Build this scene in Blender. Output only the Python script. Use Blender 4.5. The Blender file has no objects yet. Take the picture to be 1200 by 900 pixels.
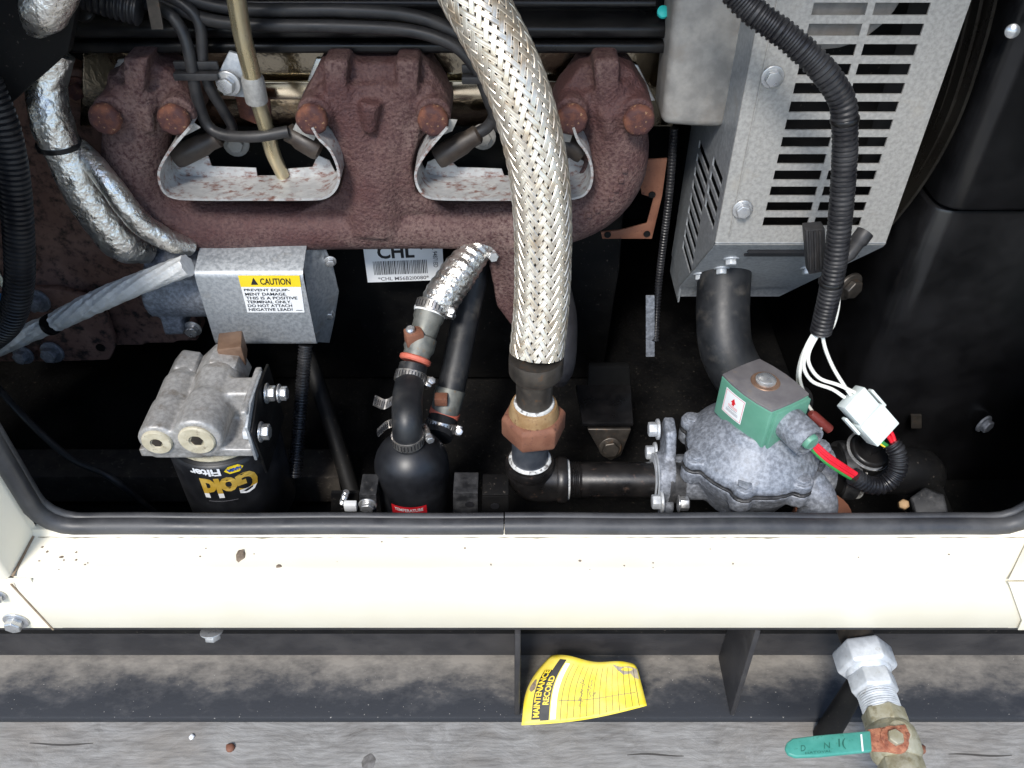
import bpy, bmesh, math, random
from mathutils import Vector, Matrix, noise as mnoise
random.seed(7)
scn = bpy.context.scene
col = scn.collection
R = math.radians
# ------------------------------------------------------------------ camera
PITCH = R(42); CAMY = -.456; CAMZ = .660; FPX = 970.0
cam_d = bpy.data.cameras.new('camera'); cam = bpy.data.objects.new('camera', cam_d); col.objects.link(cam)
cam.location = (0, CAMY, CAMZ); cam.rotation_euler = (R(90) - PITCH, 0, 0)
cam_d.sensor_width = 36; cam_d.lens = FPX / 1200 * 36; cam_d.clip_start = .01; cam_d.clip_end = 500
scn.camera = cam
# ------------------------------------------------------------------ daylight: open shade, soft
SUN_EL, SUN_AZ = R(48), R(200)          # azimuth from +Y clockwise: light comes from in front of the opening
wd = bpy.data.worlds.new('World'); scn.world = wd; wd.use_nodes = True
nt = wd.node_tree; nt.nodes.clear()
sky = nt.nodes.new('ShaderNodeTexSky'); sky.sky_type = 'NISHITA'; sky.sun_disc = False
sky.sun_elevation = SUN_EL; sky.sun_rotation = SUN_AZ; sky.air_density = 1.0; sky.dust_density = .6
bg = nt.nodes.new('ShaderNodeBackground'); bg.inputs[1].default_value = .125
wo = nt.nodes.new('ShaderNodeOutputWorld')
nt.links.new(sky.outputs[0], bg.inputs[0]); nt.links.new(bg.outputs[0], wo.inputs[0])
sd = bpy.data.lights.new('sun', 'SUN'); sd.energy = 2.0; sd.angle = R(14); sd.color = (1, .96, .90)
sun = bpy.data.objects.new('sun', sd); col.objects.link(sun)
sdir = Vector((math.sin(SUN_AZ) * math.cos(SUN_EL), math.cos(SUN_AZ) * math.cos(SUN_EL), math.sin(SUN_EL)))
sun.rotation_euler = sdir.to_track_quat('Z', 'Y').to_euler(); sun.location = (0, -2, 3)
scn.view_settings.view_transform = 'Standard'; scn.view_settings.look = 'None'
scn.view_settings.exposure = 1.05; scn.view_settings.gamma = 1
scn.view_settings.use_curve_mapping = False
# ------------------------------------------------------------------ helpers
_c, _s = math.cos(PITCH), math.sin(PITCH)
def W(px, py, Y):
    """a point of the place, seen at (px,py) of the photograph, on the upright plane Y"""
    x = (px - 600) / FPX; v = (450 - py) / FPX
    t = (Y - CAMY) / (_c + v * _s)
    return Vector((x * t, Y, CAMZ + t * (-_s + v * _c)))
def WZ(px, py, z):
    x = (px - 600) / FPX; v = (450 - py) / FPX
    t = (z - CAMZ) / (-_s + v * _c)
    return Vector((x * t, CAMY + t * (_c + v * _s), z))
def WX(px, py, X):
    x = (px - 600) / FPX; v = (450 - py) / FPX
    t = X / x
    return Vector((X, CAMY + t * (_c + v * _s), CAMZ + t * (-_s + v * _c)))
V = Vector
ORG = {}
def tag(o, label=None, cat=None, group=None, kind=None):
    if label: o['label'] = label
    if cat: o['category'] = cat
    if group: o['group'] = group
    if kind: o['kind'] = kind
    return o
def thing(name, label, cat, loc, group=None):
    o = bpy.data.objects.new(name, None); col.objects.link(o); o.empty_display_size = .02
    o.location = loc; ORG[o] = V(loc)
    return tag(o, label, cat, group)
def frame(axis):
    a = V(axis).normalized()
    h = V((0, 0, 1)) if abs(a.z) < .9 else V((0, 1, 0))
    u = h.cross(a).normalized(); w = a.cross(u)
    return u, w, a
def crom(pts, n):
    P = [V(p) for p in pts]
    if len(P) == 2: return [P[0].lerp(P[1], i / n) for i in range(n + 1)]
    E = [P[0] * 2 - P[1]] + P + [P[-1] * 2 - P[-2]]
    dense = []
    K = 24
    for i in range(1, len(E) - 2):
        a, b, c, d = E[i - 1:i + 3]
        for k in range(K):
            t = k / K
            dense.append(.5 * ((2 * b) + (c - a) * t + (2 * a - 5 * b + 4 * c - d) * t * t + (3 * b - a - 3 * c + d) * t ** 3))
    dense.append(P[-1])
    L = [0]
    for i in range(1, len(dense)): L.append(L[-1] + (dense[i] - dense[i - 1]).length)
    out = []; j = 0
    for i in range(n + 1):
        s = L[-1] * i / n
        while j < len(L) - 2 and L[j + 1] < s: j += 1
        f = (s - L[j]) / max(1e-9, L[j + 1] - L[j])
        out.append(dense[j].lerp(dense[j + 1], f))
    return out
def plen(pts):
    q = crom(pts, 60); return sum((q[i + 1] - q[i]).length for i in range(60))
def frames(P):
    T = []
    for i in range(len(P)):
        a = P[max(0, i - 1)]; b = P[min(len(P) - 1, i + 1)]
        T.append((b - a).normalized())
    u, w, _ = frame(T[0]); F = []
    for i in range(len(P)):
        u = (u - T[i] * u.dot(T[i])).normalized(); F.append((u, T[i].cross(u), T[i]))
    return F
class MB:
    def __init__(self): self.v = []; self.f = []
    def add(self, vs, fs):
        o = len(self.v); self.v += [V(p) for p in vs]; self.f += [tuple(i + o for i in q) for q in fs]; return self
    def box(self, c, s, rot=None):
        c = V(c); x, y, z = [k / 2 for k in s]
        vs = [V((i, j, k)) for i in (-x, x) for j in (-y, y) for k in (-z, z)]
        if rot is not None: vs = [rot @ p for p in vs]
        return self.add([p + c for p in vs], [(0, 1, 3, 2), (4, 6, 7, 5), (0, 4, 5, 1), (2, 3, 7, 6), (0, 2, 6, 4), (1, 5, 7, 3)])
    def cyl(self, p0, p1, r0, r1=None, n=20, ph=0):
        return self.lathe(p0, V(p1) - V(p0), [(r0, 0), (r0 if r1 is None else r1, (V(p1) - V(p0)).length)], n, ph)
    def lathe(self, p, axis, prof, n=28, ph=0):
        p = V(p); u, w, a = frame(axis); vs = []; fs = []
        for r, h in prof:
            for k in range(n):
                t = ph + 2 * math.pi * k / n
                vs.append(p + a * h + (u * math.cos(t) + w * math.sin(t)) * max(r, 1e-5))
        for i in range(len(prof) - 1):
            for k in range(n):
                k2 = (k + 1) % n
                fs.append((i * n + k, i * n + k2, (i + 1) * n + k2, (i + 1) * n + k))
        fs.append(tuple(range(n))[::-1]); m = (len(prof) - 1) * n; fs.append(tuple(range(m, m + n)))
        return self.add(vs, fs)
    def prism(self, pts, d):
        P = [V(p) for p in pts]; d = V(d); n = len(P)
        fs = [tuple(range(n))[::-1], tuple(range(n, 2 * n))] + [(i, (i + 1) % n, n + (i + 1) % n, n + i) for i in range(n)]
        return self.add(P + [p + d for p in P], fs)
    def tube(self, pts, rad, n=14, step=.006, rfun=None, caps=True):
        L = plen(pts); m = max(4, int(L / step)); P = crom(pts, m); F = frames(P); vs = []; fs = []
        rl = rad if isinstance(rad, (list, tuple)) else [rad] * len(pts)
        for i, p in enumerate(P):
            t = i / m * (len(rl) - 1); j = min(int(t), len(rl) - 2); r = rl[j] + (rl[j + 1] - rl[j]) * (t - j)
            for k in range(n):
                th = 2 * math.pi * k / n
                rr = r + (rfun(i / m * L, th, p) if rfun else 0)
                vs.append(p + (F[i][0] * math.cos(th) + F[i][1] * math.sin(th)) * rr)
        for i in range(m):
            for k in range(n):
                k2 = (k + 1) % n; fs.append((i * n + k, i * n + k2, (i + 1) * n + k2, (i + 1) * n + k))
        if caps: fs.append(tuple(range(n))[::-1]); fs.append(tuple(range(m * n, m * n + n)))
        return self.add(vs, fs)
    def hexa(self, p, axis, r, h, ph=0, ch=.12):
        return self.lathe(p, axis, [(r * .94, 0), (r, h * ch), (r, h * (1 - ch)), (r * .9, h)], 6, ph)
    def strip(self, pts, ds, th):
        """sheet: path pts swept by vectors ds (one or one per point), thickness th"""
        P = [V(p) for p in pts]; n = len(P)
        D = [V(d) for d in ds] if isinstance(ds, list) else [V(ds)] * n
        vs = []
        for i in range(n):
            T = (P[min(n - 1, i + 1)] - P[max(0, i - 1)]).normalized(); nn = T.cross(D[i]).normalized() * th / 2
            vs += [P[i] + nn, P[i] + D[i] + nn, P[i] + D[i] - nn, P[i] - nn]
        fs = []
        for i in range(n - 1):
            a, b = i * 4, i * 4 + 4
            for k in range(4): k2 = (k + 1) % 4; fs.append((a + k, a + k2, b + k2, b + k))
        fs.append((3, 2, 1, 0)); m = (n - 1) * 4; fs.append((m, m + 1, m + 2, m + 3))
        return self.add(vs, fs)
    def base(self):
        xs = [p.x for p in self.v]; ys = [p.y for p in self.v]; zs = [p.z for p in self.v]
        return V(((min(xs) + max(xs)) / 2, (min(ys) + max(ys)) / 2, min(zs)))
    def mesh(self, name, org, bevel=0, seg=2, smooth=38):
        me = bpy.data.meshes.new(name)
        me.from_pydata([p - org for p in self.v], [], self.f); me.update()
        bm = bmesh.new(); bm.from_mesh(me)
        bmesh.ops.recalc_face_normals(bm, faces=bm.faces)
        if bevel:
            es = [e for e in bm.edges if len(e.link_faces) == 2 and e.calc_face_angle(0) > R(30)]
            bmesh.ops.bevel(bm, geom=es, offset=bevel, segments=seg, profile=.5, affect='EDGES', clamp_overlap=True)
        bm.to_mesh(me); bm.free()
        if smooth:
            for p in me.polygons: p.use_smooth = True
            me.set_sharp_from_angle(angle=R(smooth))
        return me
    def build(self, name, mat, parent=None, bevel=0, seg=2, smooth=38, kind=None):
        org = ORG[parent] if parent else self.base()
        me = self.mesh(name, org, bevel, seg, smooth); me.materials.append(mat)
        o = bpy.data.objects.new(name, me); col.objects.link(o); ORG[o] = org
        if parent: o.parent = parent
        else: o.location = org
        if kind: o['kind'] = kind
        return o
    def single(self, name, mat, label, cat, group=None, **k): return tag(self.build(name, mat, None, **k), label, cat, group)
    def cast(self, name, mat, parent=None, voxel=.003, it=4):
        """one continuous casting grown from overlapping volumes"""
        org = ORG[parent] if parent else self.base()
        me = self.mesh('tmp', org, 0, 0, 0); t = bpy.data.objects.new('tmp', me); col.objects.link(t)
        m = t.modifiers.new('r', 'REMESH'); m.mode = 'VOXEL'; m.voxel_size = voxel
        s = t.modifiers.new('s', 'SMOOTH'); s.factor = .5; s.iterations = it
        dg = bpy.context.evaluated_depsgraph_get(); dg.update()
        out = bpy.data.meshes.new_from_object(t.evaluated_get(dg)); out.name = name
        bpy.data.objects.remove(t)
        for p in out.polygons: p.use_smooth = True
        out.materials.clear(); out.materials.append(mat)
        o = bpy.data.objects.new(name, out); col.objects.link(o); ORG[o] = org
        if parent: o.parent = parent
        else: o.location = org
        return o
def place(me, name, parent, p, axis, scale=1, spin=0, root=None):
    o = bpy.data.objects.new(name, me); col.objects.link(o)
    org = ORG[parent] if parent else V((0, 0, 0))
    q = V((0, 0, 1)).rotation_difference(V(axis).normalized()).to_matrix().to_4x4()
    m = Matrix.Translation(V(p) - org) @ q @ Matrix.Rotation(spin, 4, 'Z') @ Matrix.Scale(scale, 4)
    if parent: o.parent = parent
    o.matrix_local = m
    ORG[o] = V(p)
    return o
# ------------------------------------------------------------------ materials
def ramp(nt, stops):
    r = nt.nodes.new('ShaderNodeValToRGB'); e = r.color_ramp.elements
    while len(e) < len(stops): e.new(.5)
    for i, (p, c) in enumerate(stops): e[i].position = p; e[i].color = (*c, 1)
    return r
MATS = {}
def mat(name, base, rough=.5, metal=0, c2=None, lo=.4, hi=.65, scale=40, c3=None, scale3=150, lo3=.62, hi3=.7,
        bump=0, bscale=200, bdist=.001, rvar=.1, spec=.5, coat=0, stretch=None, trans=0, detail=6, sheen=0):
    m = bpy.data.materials.new(name); m.use_nodes = True; nt = m.node_tree; L = nt.links.new
    b = nt.nodes['Principled BSDF']; N = nt.nodes.new
    tc = N('ShaderNodeTexCoord'); mp = N('ShaderNodeMapping'); L(tc.outputs['Object'], mp.inputs[0])
    if stretch: mp.inputs['Scale'].default_value = stretch
    n1 = N('ShaderNodeTexNoise'); n1.inputs['Scale'].default_value = scale; n1.inputs['Detail'].default_value = detail
    n1.inputs['Roughness'].default_value = .62
    L(mp.outputs[0], n1.inputs['Vector'])
    r1 = ramp(nt, [(lo, base), (hi, c2 or tuple(min(1, k * 1.25) for k in base))]); L(n1.outputs[0], r1.inputs[0])
    out = r1.outputs[0]
    if c3:
        n3 = N('ShaderNodeTexNoise'); n3.inputs['Scale'].default_value = scale3; n3.inputs['Detail'].default_value = 5
        n3.inputs['Roughness'].default_value = .65
        L(mp.outputs[0], n3.inputs['Vector'])
        r3 = ramp(nt, [(lo3, (0, 0, 0)), (hi3, (1, 1, 1))]); L(n3.outputs[0], r3.inputs[0])
        mx = N('ShaderNodeMix'); mx.data_type = 'RGBA'; L(r3.outputs[0], mx.inputs[0]); L(out, mx.inputs[6]); mx.inputs[7].default_value = (*c3, 1)
        out = mx.outputs[2]
    L(out, b.inputs['Base Color'])
    b.inputs['Metallic'].default_value = metal; b.inputs['Specular IOR Level'].default_value = spec
    mr = N('ShaderNodeMapRange'); mr.inputs[1].default_value = .3; mr.inputs[2].default_value = .7
    mr.inputs[3].default_value = max(.02, rough - rvar); mr.inputs[4].default_value = min(1, rough + rvar)
    L(n1.outputs[0], mr.inputs[0]); L(mr.outputs[0], b.inputs['Roughness'])
    if coat: b.inputs['Coat Weight'].default_value = coat; b.inputs['Coat Roughness'].default_value = .15
    if trans: b.inputs['Subsurface Weight'].default_value = trans
    if bump:
        nb = N('ShaderNodeTexNoise'); nb.inputs['Scale'].default_value = bscale; nb.inputs['Detail'].default_value = 5
        L(mp.outputs[0], nb.inputs['Vector'])
        bp = N('ShaderNodeBump'); bp.inputs['Strength'].default_value = bump; bp.inputs['Distance'].default_value = bdist
        L(nb.outputs[0], bp.inputs['Height']); L(bp.outputs[0], b.inputs['Normal'])
    MATS[name] = m
    return m
cream = mat('cream_paint', (.78, .72, .575), .36, 0, (.82, .765, .63), scale=6, c3=(.30, .26, .20), scale3=95, lo3=.735, hi3=.76, bump=.12, bscale=500, bdist=.0003, rvar=.06)
rubber = mat('seal_rubber', (.030, .031, .035), .48, 0, (.06, .06, .063), scale=25, c3=(.16, .15, .14), scale3=260, lo3=.70, hi3=.74, bump=.15, bscale=600, bdist=.0003)
black = mat('black_paint', (.004, .004, .0045), .34, 0, (.013, .012, .012), scale=18, c3=(.09, .08, .07), scale3=420, lo3=.73, hi3=.77, bump=.2, bscale=350, bdist=.0005, spec=.4)
blackm = mat('black_matte', (.004, .004, .0045), .6, 0, (.008, .0075, .007), scale=25, c3=(.10, .085, .07), scale3=240, lo3=.64, hi3=.74, bump=.2, bscale=220, bdist=.001, spec=.22)
gloss = mat('gold_sheen_orange_peel', (.25, .205, .14), .14, 1, (.29, .24, .165), scale=20, bump=.30, bscale=190, bdist=.0012, rvar=.04, spec=1.0, coat=1)  # gold base colour paints the cream sill's reflection into the black enamel
shroudm = mat('black_satin', (.004, .004, .0045), .24, 0, (.011, .011, .012), scale=14, bump=.25, bscale=900, bdist=.0004, rvar=.03)
wirem = mat('wire_rubber', (.018, .018, .020), .45, 0, (.036, .034, .034), spec=.4, scale=50, bump=.1, bscale=300, bdist=.0004)
boot = mat('plug_boot', (.028, .020, .016), .5, 0, (.055, .042, .032), scale=60)
loom = mat('loom_plastic', (.010, .010, .012), .38, 0, (.026, .026, .028), spec=.4, scale=40, c3=(.02, .10, .25), scale3=60, lo3=.80, hi3=.82)
rust = mat('rusty_cast_iron', (.078, .032, .030), .74, 0, (.175, .118, .104), lo=.40, hi=.66, scale=8, c3=(.052, .020, .021), scale3=260, lo3=.45, hi3=.64, bump=.8, bscale=330, bdist=.0026, detail=10)
rustb = mat('rusty_bolt', (.060, .022, .021), .8, 0, (.15, .055, .032), lo=.45, hi=.65, scale=60, c3=(.42, .25, .13), scale3=210, lo3=.60, hi3=.72, bump=.5, bscale=500, bdist=.001)
rustnut = mat('rusty_malleable', (.16, .062, .035), .75, 0, (.22, .095, .055), scale=50, c3=(.09, .035, .025), scale3=200, lo3=.55, hi3=.7, bump=.35, bscale=400, bdist=.0008)
tan = mat('tan_brass', (.27, .16, .07), .6, .25, (.36, .24, .12), scale=70, c3=(.16, .08, .04), scale3=200, lo3=.55, hi3=.7, bump=.3, bscale=400, bdist=.0006)
brownblock = mat('brown_housing', (.16, .082, .062), .75, 0, (.26, .15, .115), scale=14, c3=(.022, .015, .013), scale3=70, lo3=.48, hi3=.65, bump=.5, bscale=240, bdist=.0015)
galv = mat('galvanised_sheet', (.30, .32, .34), .48, .5, (.42, .44, .46), lo=.38, hi=.62, scale=240, c3=(.30, .28, .25), scale3=22, lo3=.60, hi3=.8, bump=.10, bscale=300, bdist=.0004, detail=3)
galvw = mat('galvanised_bright', (.30, .295, .28), .45, .3, (.40, .39, .37), lo=.38, hi=.62, scale=260, c3=(.40, .37, .32), scale3=18, lo3=.58, hi3=.8, bump=.08, bscale=300, bdist=.0004, detail=3)
galvr = mat('galvanised_rust_stained', (.38, .38, .38), .5, .3, (.50, .50, .49), scale=120, c3=(.20, .10, .08), scale3=150, lo3=.50, hi3=.66, stretch=(.6, 1, 1), bump=.15, bscale=300, bdist=.0005)
fhead = mat('filter_casting', (.30, .295, .285), .5, .35, (.42, .41, .40), lo=.40, hi=.62, scale=220, c3=(.20, .175, .15), scale3=60, lo3=.54, hi3=.72, bump=.4, bscale=600, bdist=.0006)
alu = mat('cast_aluminium', (.16, .172, .195), .55, .3, (.31, .33, .37), lo=.40, hi=.64, scale=230, c3=(.11, .11, .115), scale3=55, lo3=.56, hi3=.75, bump=.35, bscale=420, bdist=.0009)
aludust = mat('dusty_aluminium', (.24, .23, .215), .65, .2, (.34, .325, .30), scale=60, c3=(.25, .22, .19), scale3=25, lo3=.52, hi3=.75, bump=.3, bscale=350, bdist=.0008)
zinc = mat('zinc_plated', (.50, .51, .52), .32, .8, (.62, .62, .62), scale=120, c3=(.28, .22, .16), scale3=260, lo3=.66, hi3=.74)
yzinc = mat('yellow_zinc_tube', (.52, .44, .27), .30, .8, (.62, .55, .38), scale=60, c3=(.25, .17, .09), scale3=120, lo3=.62, hi3=.75, stretch=(1, 1, .3))
foil = mat('foil_wrap', (.74, .71, .66), .29, .95, (.88, .86, .81), scale=55, c3=(.42, .38, .33), scale3=26, lo3=.55, hi3=.8, bump=.75, bscale=170, bdist=.003, rvar=.1)
foilw = mat('woven_foil_sleeve', (.74, .74, .72), .42, .25, (.84, .84, .82), scale=90, bump=.6, bscale=260, bdist=.0015)
steelw = mat('stainless_braid', (.60, .53, .43), .33, .75, (.80, .74, .64), lo=.35, hi=.6, scale=90, c3=(.50, .38, .25), scale3=38, lo3=.50, hi3=.74, rvar=.08)
steeld = mat('dark_steel', (.07, .062, .055), .42, .7, (.12, .105, .09), scale=60, c3=(.16, .09, .05), scale3=120, lo3=.58, hi3=.7)
pipem = mat('black_iron_pipe', (.008, .0075, .0075), .33, .1, (.018, .016, .015), scale=40, c3=(.07, .045, .035), scale3=140, lo3=.60, hi3=.72, bump=.15, bscale=250, bdist=.0006)
dope = mat('white_pipe_dope', (.42, .42, .40), .7, 0, (.70, .70, .68), c3=(.16, .15, .14), scale3=150, lo3=.52, hi3=.6, scale=120, bump=.5, bscale=300, bdist=.001)
tankm = mat('satin_black_tank', (.006, .0065, .008), .40, 0, (.018, .019, .022), scale=30, bump=.06, bscale=500, bdist=.0004, rvar=.04)
teal = mat('green_coil_paint', (.095, .255, .180), .42, 0, (.115, .29, .21), scale=25, c3=(.16, .20, .17), scale3=90, lo3=.62, hi3=.8, bump=.08, bscale=400, bdist=.0004)
coiltop = mat('grey_coil_top', (.13, .12, .125), .55, .2, (.18, .17, .17), scale=40, c3=(.20, .16, .13), scale3=80, lo3=.6, hi3=.75)
white = mat('white_plastic', (.62, .68, .66), .42, 0, (.68, .73, .71), scale=40)
whitew = mat('white_wire', (.72, .72, .66), .42, 0, (.76, .76, .70), scale=40)
redw = mat('red_wire', (.62, .015, .03), .4); greenw = mat('green_wire', (.03, .22, .05), .4); yelw = mat('yellow_stripe', (.75, .55, .05), .4)
paper = mat('white_label', (.74, .75, .76), .5, 0, (.78, .79, .80), scale=30, c3=(.5, .48, .45), scale3=130, lo3=.68, hi3=.76)
cyel = mat('yellow_label', (.80, .58, .02), .45, 0, (.82, .61, .03), scale=30)
ink = mat('black_ink', (.012, .012, .014), .5); greyink = mat('grey_ink', (.10, .10, .11), .5)
redink = mat('red_label', (.55, .012, .02), .45); goldink = mat('gold_ink', (.62, .38, .04), .4, .3, (.75, .52, .12), scale=60)
blueink = mat('blue_ink', (.03, .07, .30), .45)
tagy = mat('tag_yellow', (.78, .60, .03), .5, 0, (.80, .66, .14), scale=30, c3=(.60, .44, .10), scale3=60, lo3=.60, hi3=.78)
tagw = mat('tag_white', (.78, .76, .60), .5)
lever = mat('green_vinyl', (.045, .25, .20), .5, 0, (.07, .31, .25), scale=50, c3=(.03, .17, .12), scale3=150, lo3=.60, hi3=.70, bump=.1, bscale=300, bdist=.0004)
brassw = mat('weathered_brass', (.33, .30, .20), .55, .45, (.45, .43, .34), scale=60, c3=(.22, .19, .11), scale3=110, lo3=.52, hi3=.7, bump=.3, bscale=350, bdist=.0008)
galvp = mat('galvanised_fitting', (.50, .52, .54), .5, .35, (.64, .66, .68), scale=90, c3=(.36, .34, .31), scale3=140, lo3=.60, hi3=.72, bump=.3, bscale=300, bdist=.0008)
orust = mat('orange_rust', (.26, .085, .045), .8, 0, (.42, .18, .10), scale=140, c3=(.16, .05, .03), scale3=260, lo3=.52, hi3=.66, bump=.7, bscale=320, bdist=.002)
hosem = mat('rubber_hose', (.010, .011, .013), .48, 0, (.020, .021, .023), scale=40, c3=(.075, .068, .06), scale3=45, lo3=.52, hi3=.85, bump=.1, bscale=300, bdist=.0005)
redring = mat('red_sealant', (.48, .10, .06), .6, 0, (.55, .15, .10), scale=90)
greyfit = mat('grey_fitting', (.12, .125, .115), .55, .5, (.20, .20, .18), scale=80, c3=(.20, .14, .08), scale3=110, lo3=.6, hi3=.7, bump=.3, bscale=300, bdist=.0006)
creamplug = mat('cream_plug', (.40, .36, .26), .55, 0, (.52, .48, .37), scale=90, c3=(.22, .18, .13), scale3=140, lo3=.58, hi3=.7)
brownp = mat('brown_metal', (.17, .10, .065), .5, .4, (.24, .15, .10), scale=60)
tealdot = mat('teal_paint_mark', (.03, .55, .50), .5); bluep = mat('blue_plastic', (.02, .22, .60), .4)
dirt = mat('dirt', (.16, .12, .085), .95, 0, (.26, .20, .15), scale=200, bump=.6, bscale=400, bdist=.002)
concrete = mat('ground_concrete', (.26, .25, .235), .95, 0, (.36, .35, .33), scale=8)
void = mat('dull_black', (.003, .003, .003), .9, 0, (.005, .005, .005), spec=.1, c3=(.06, .055, .05), scale3=300, lo3=.71, hi3=.76)
bstrip = mat('bright_strip', (.85, .78, .62), .2, 1, (.9, .84, .68), scale=30, bump=.1, bscale=60)
floorm = mat('black_floor', (.004, .004, .0045), .6, 0, (.008, .0075, .007), scale=20, c3=(.085, .072, .058), scale3=200, lo3=.61, hi3=.73, bump=.5, bscale=160, bdist=.002, spec=.25)
# ------------------------------------------------------------------ setting
def wood_mat():
    m = bpy.data.materials.new('weathered_wood'); m.use_nodes = True; nt = m.node_tree; L = nt.links.new; N = nt.nodes.new
    b = nt.nodes['Principled BSDF']; tc = N('ShaderNodeTexCoord')
    mp = N('ShaderNodeMapping'); mp.inputs['Scale'].default_value = (2.2, 9, 8); L(tc.outputs['Object'], mp.inputs[0])
    wv = N('ShaderNodeTexNoise'); wv.inputs['Scale'].default_value = 6; wv.inputs['Detail'].default_value = 3; L(tc.outputs['Object'], wv.inputs['Vector'])
    ad = N('ShaderNodeMix'); ad.data_type = 'VECTOR'; ad.inputs[0].default_value = .45
    L(mp.outputs[0], ad.inputs[4]); L(wv.outputs[1], ad.inputs[5])
    n1 = N('ShaderNodeTexNoise'); n1.inputs['Scale'].default_value = 13; n1.inputs['Detail'].default_value = 12; n1.inputs['Roughness'].default_value = .78
    L(ad.outputs[1], n1.inputs['Vector'])
    r = ramp(nt, [(.30, (.13, .12, .108)), (.40, (.215, .205, .19)), (.52, (.275, .266, .25)), (.68, (.36, .352, .335))]); L(n1.outputs[0], r.inputs[0])
    n2 = N('ShaderNodeTexNoise'); n2.inputs['Scale'].default_value = 7; n2.inputs['Detail'].default_value = 6; L(tc.outputs['Object'], n2.inputs['Vector'])
    r2 = ramp(nt, [(.50, (0, 0, 0)), (.72, (.75, .75, .75))]); L(n2.outputs[0], r2.inputs[0])
    mx = N('ShaderNodeMix'); mx.data_type = 'RGBA'; L(r2.outputs[0], mx.inputs[0]); L(r.outputs[0], mx.inputs[6]); mx.inputs[7].default_value = (.24, .215, .185, 1)
    mp3 = N('ShaderNodeMapping'); mp3.inputs['Scale'].default_value = (.10, 1, 1); L(tc.outputs['Object'], mp3.inputs[0])
    n3 = N('ShaderNodeTexNoise'); n3.inputs['Scale'].default_value = 330; n3.inputs['Detail'].default_value = 4; L(mp3.outputs[0], n3.inputs['Vector'])
    r3 = ramp(nt, [(.34, (.42, .42, .42)), (.52, (1, 1, 1)), (.72, (1.25, 1.25, 1.25))]); L(n3.outputs[0], r3.inputs[0])
    m3 = N('ShaderNodeMix'); m3.data_type = 'RGBA'; m3.blend_type = 'MULTIPLY'; m3.inputs[0].default_value = .42; L(mx.outputs[2], m3.inputs[6]); L(r3.outputs[0], m3.inputs[7])
    L(m3.outputs[2], b.inputs['Base Color']); b.inputs['Roughness'].default_value = .85
    bp = N('ShaderNodeBump'); bp.inputs['Strength'].default_value = .7; bp.inputs['Distance'].default_value = .0025
    L(n1.outputs[0], bp.inputs['Height']); L(bp.outputs[0], b.inputs['Normal'])
    return m
def dust_mat():
    """dark steel with windblown dust caught against the web (local y = distance in from the flange edge)"""
    m = bpy.data.materials.new('dusty_steel'); m.use_nodes = True; nt = m.node_tree; L = nt.links.new; N = nt.nodes.new
    b = nt.nodes['Principled BSDF']; tc = N('ShaderNodeTexCoord'); sx = N('ShaderNodeSeparateXYZ'); L(tc.outputs['Object'], sx.inputs[0])
    mp = N('ShaderNodeMapping'); mp.inputs['Scale'].default_value = (.6, 1, 1); L(tc.outputs['Object'], mp.inputs[0])
    n1 = N('ShaderNodeTexNoise'); n1.inputs['Scale'].default_value = 34; n1.inputs['Detail'].default_value = 12; n1.inputs['Roughness'].default_value = .72; L(mp.outputs[0], n1.inputs['Vector'])
    mr = N('ShaderNodeMapRange'); mr.inputs[1].default_value = .006; mr.inputs[2].default_value = .070; mr.inputs[3].default_value = -.30; mr.inputs[4].default_value = .30; L(sx.outputs[1], mr.inputs[0])
    ad = N('ShaderNodeMath'); ad.operation = 'ADD'; mu = N('ShaderNodeMath'); mu.operation = 'MULTIPLY_ADD'; mu.inputs[1].default_value = 1.25; mu.inputs[2].default_value = -.125; L(n1.outputs[0], mu.inputs[0]); L(mr.outputs[0], ad.inputs[0]); L(mu.outputs[0], ad.inputs[1])
    r = ramp(nt, [(.30, (.020, .022, .027)), (.46, (.046, .046, .049)), (.62, (.125, .115, .104)), (.9, (.25, .228, .198))]); L(ad.outputs[0], r.inputs[0])
    n2 = N('ShaderNodeTexNoise'); n2.inputs['Scale'].default_value = 330; n2.inputs['Detail'].default_value = 2; L(tc.outputs['Object'], n2.inputs['Vector'])
    r2 = ramp(nt, [(.715, (0, 0, 0)), (.76, (1, 1, 1))]); L(n2.outputs[0], r2.inputs[0])
    mx = N('ShaderNodeMix'); mx.data_type = 'RGBA'; L(r2.outputs[0], mx.inputs[0]); L(r.outputs[0], mx.inputs[6]); mx.inputs[7].default_value = (.33, .31, .28, 1)
    L(mx.outputs[2], b.inputs['Base Color']); b.inputs['Roughness'].default_value = .72
    bp = N('ShaderNodeBump'); bp.inputs['Strength'].default_value = .5; bp.inputs['Distance'].default_value = .0015
    L(n1.outputs[0], bp.inputs['Height']); L(bp.outputs[0], b.inputs['Normal'])
    return m
woodm = wood_mat(); dustm = dust_mat()
webm = mat('beam_black', (.022, .021, .023), .62, 0, (.040, .037, .037), scale=22, c3=(.10, .09, .075), scale3=210, lo3=.68, hi3=.75, bump=.2, bscale=260, bdist=.0006)
g = MB(); g.add([(-60, -60, -.42), (60, -60, -.42), (60, 60, -.42), (-60, 60, -.42)], [(0, 1, 2, 3)])
tag(g.build('ground', concrete, smooth=0), kind='structure')
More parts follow.
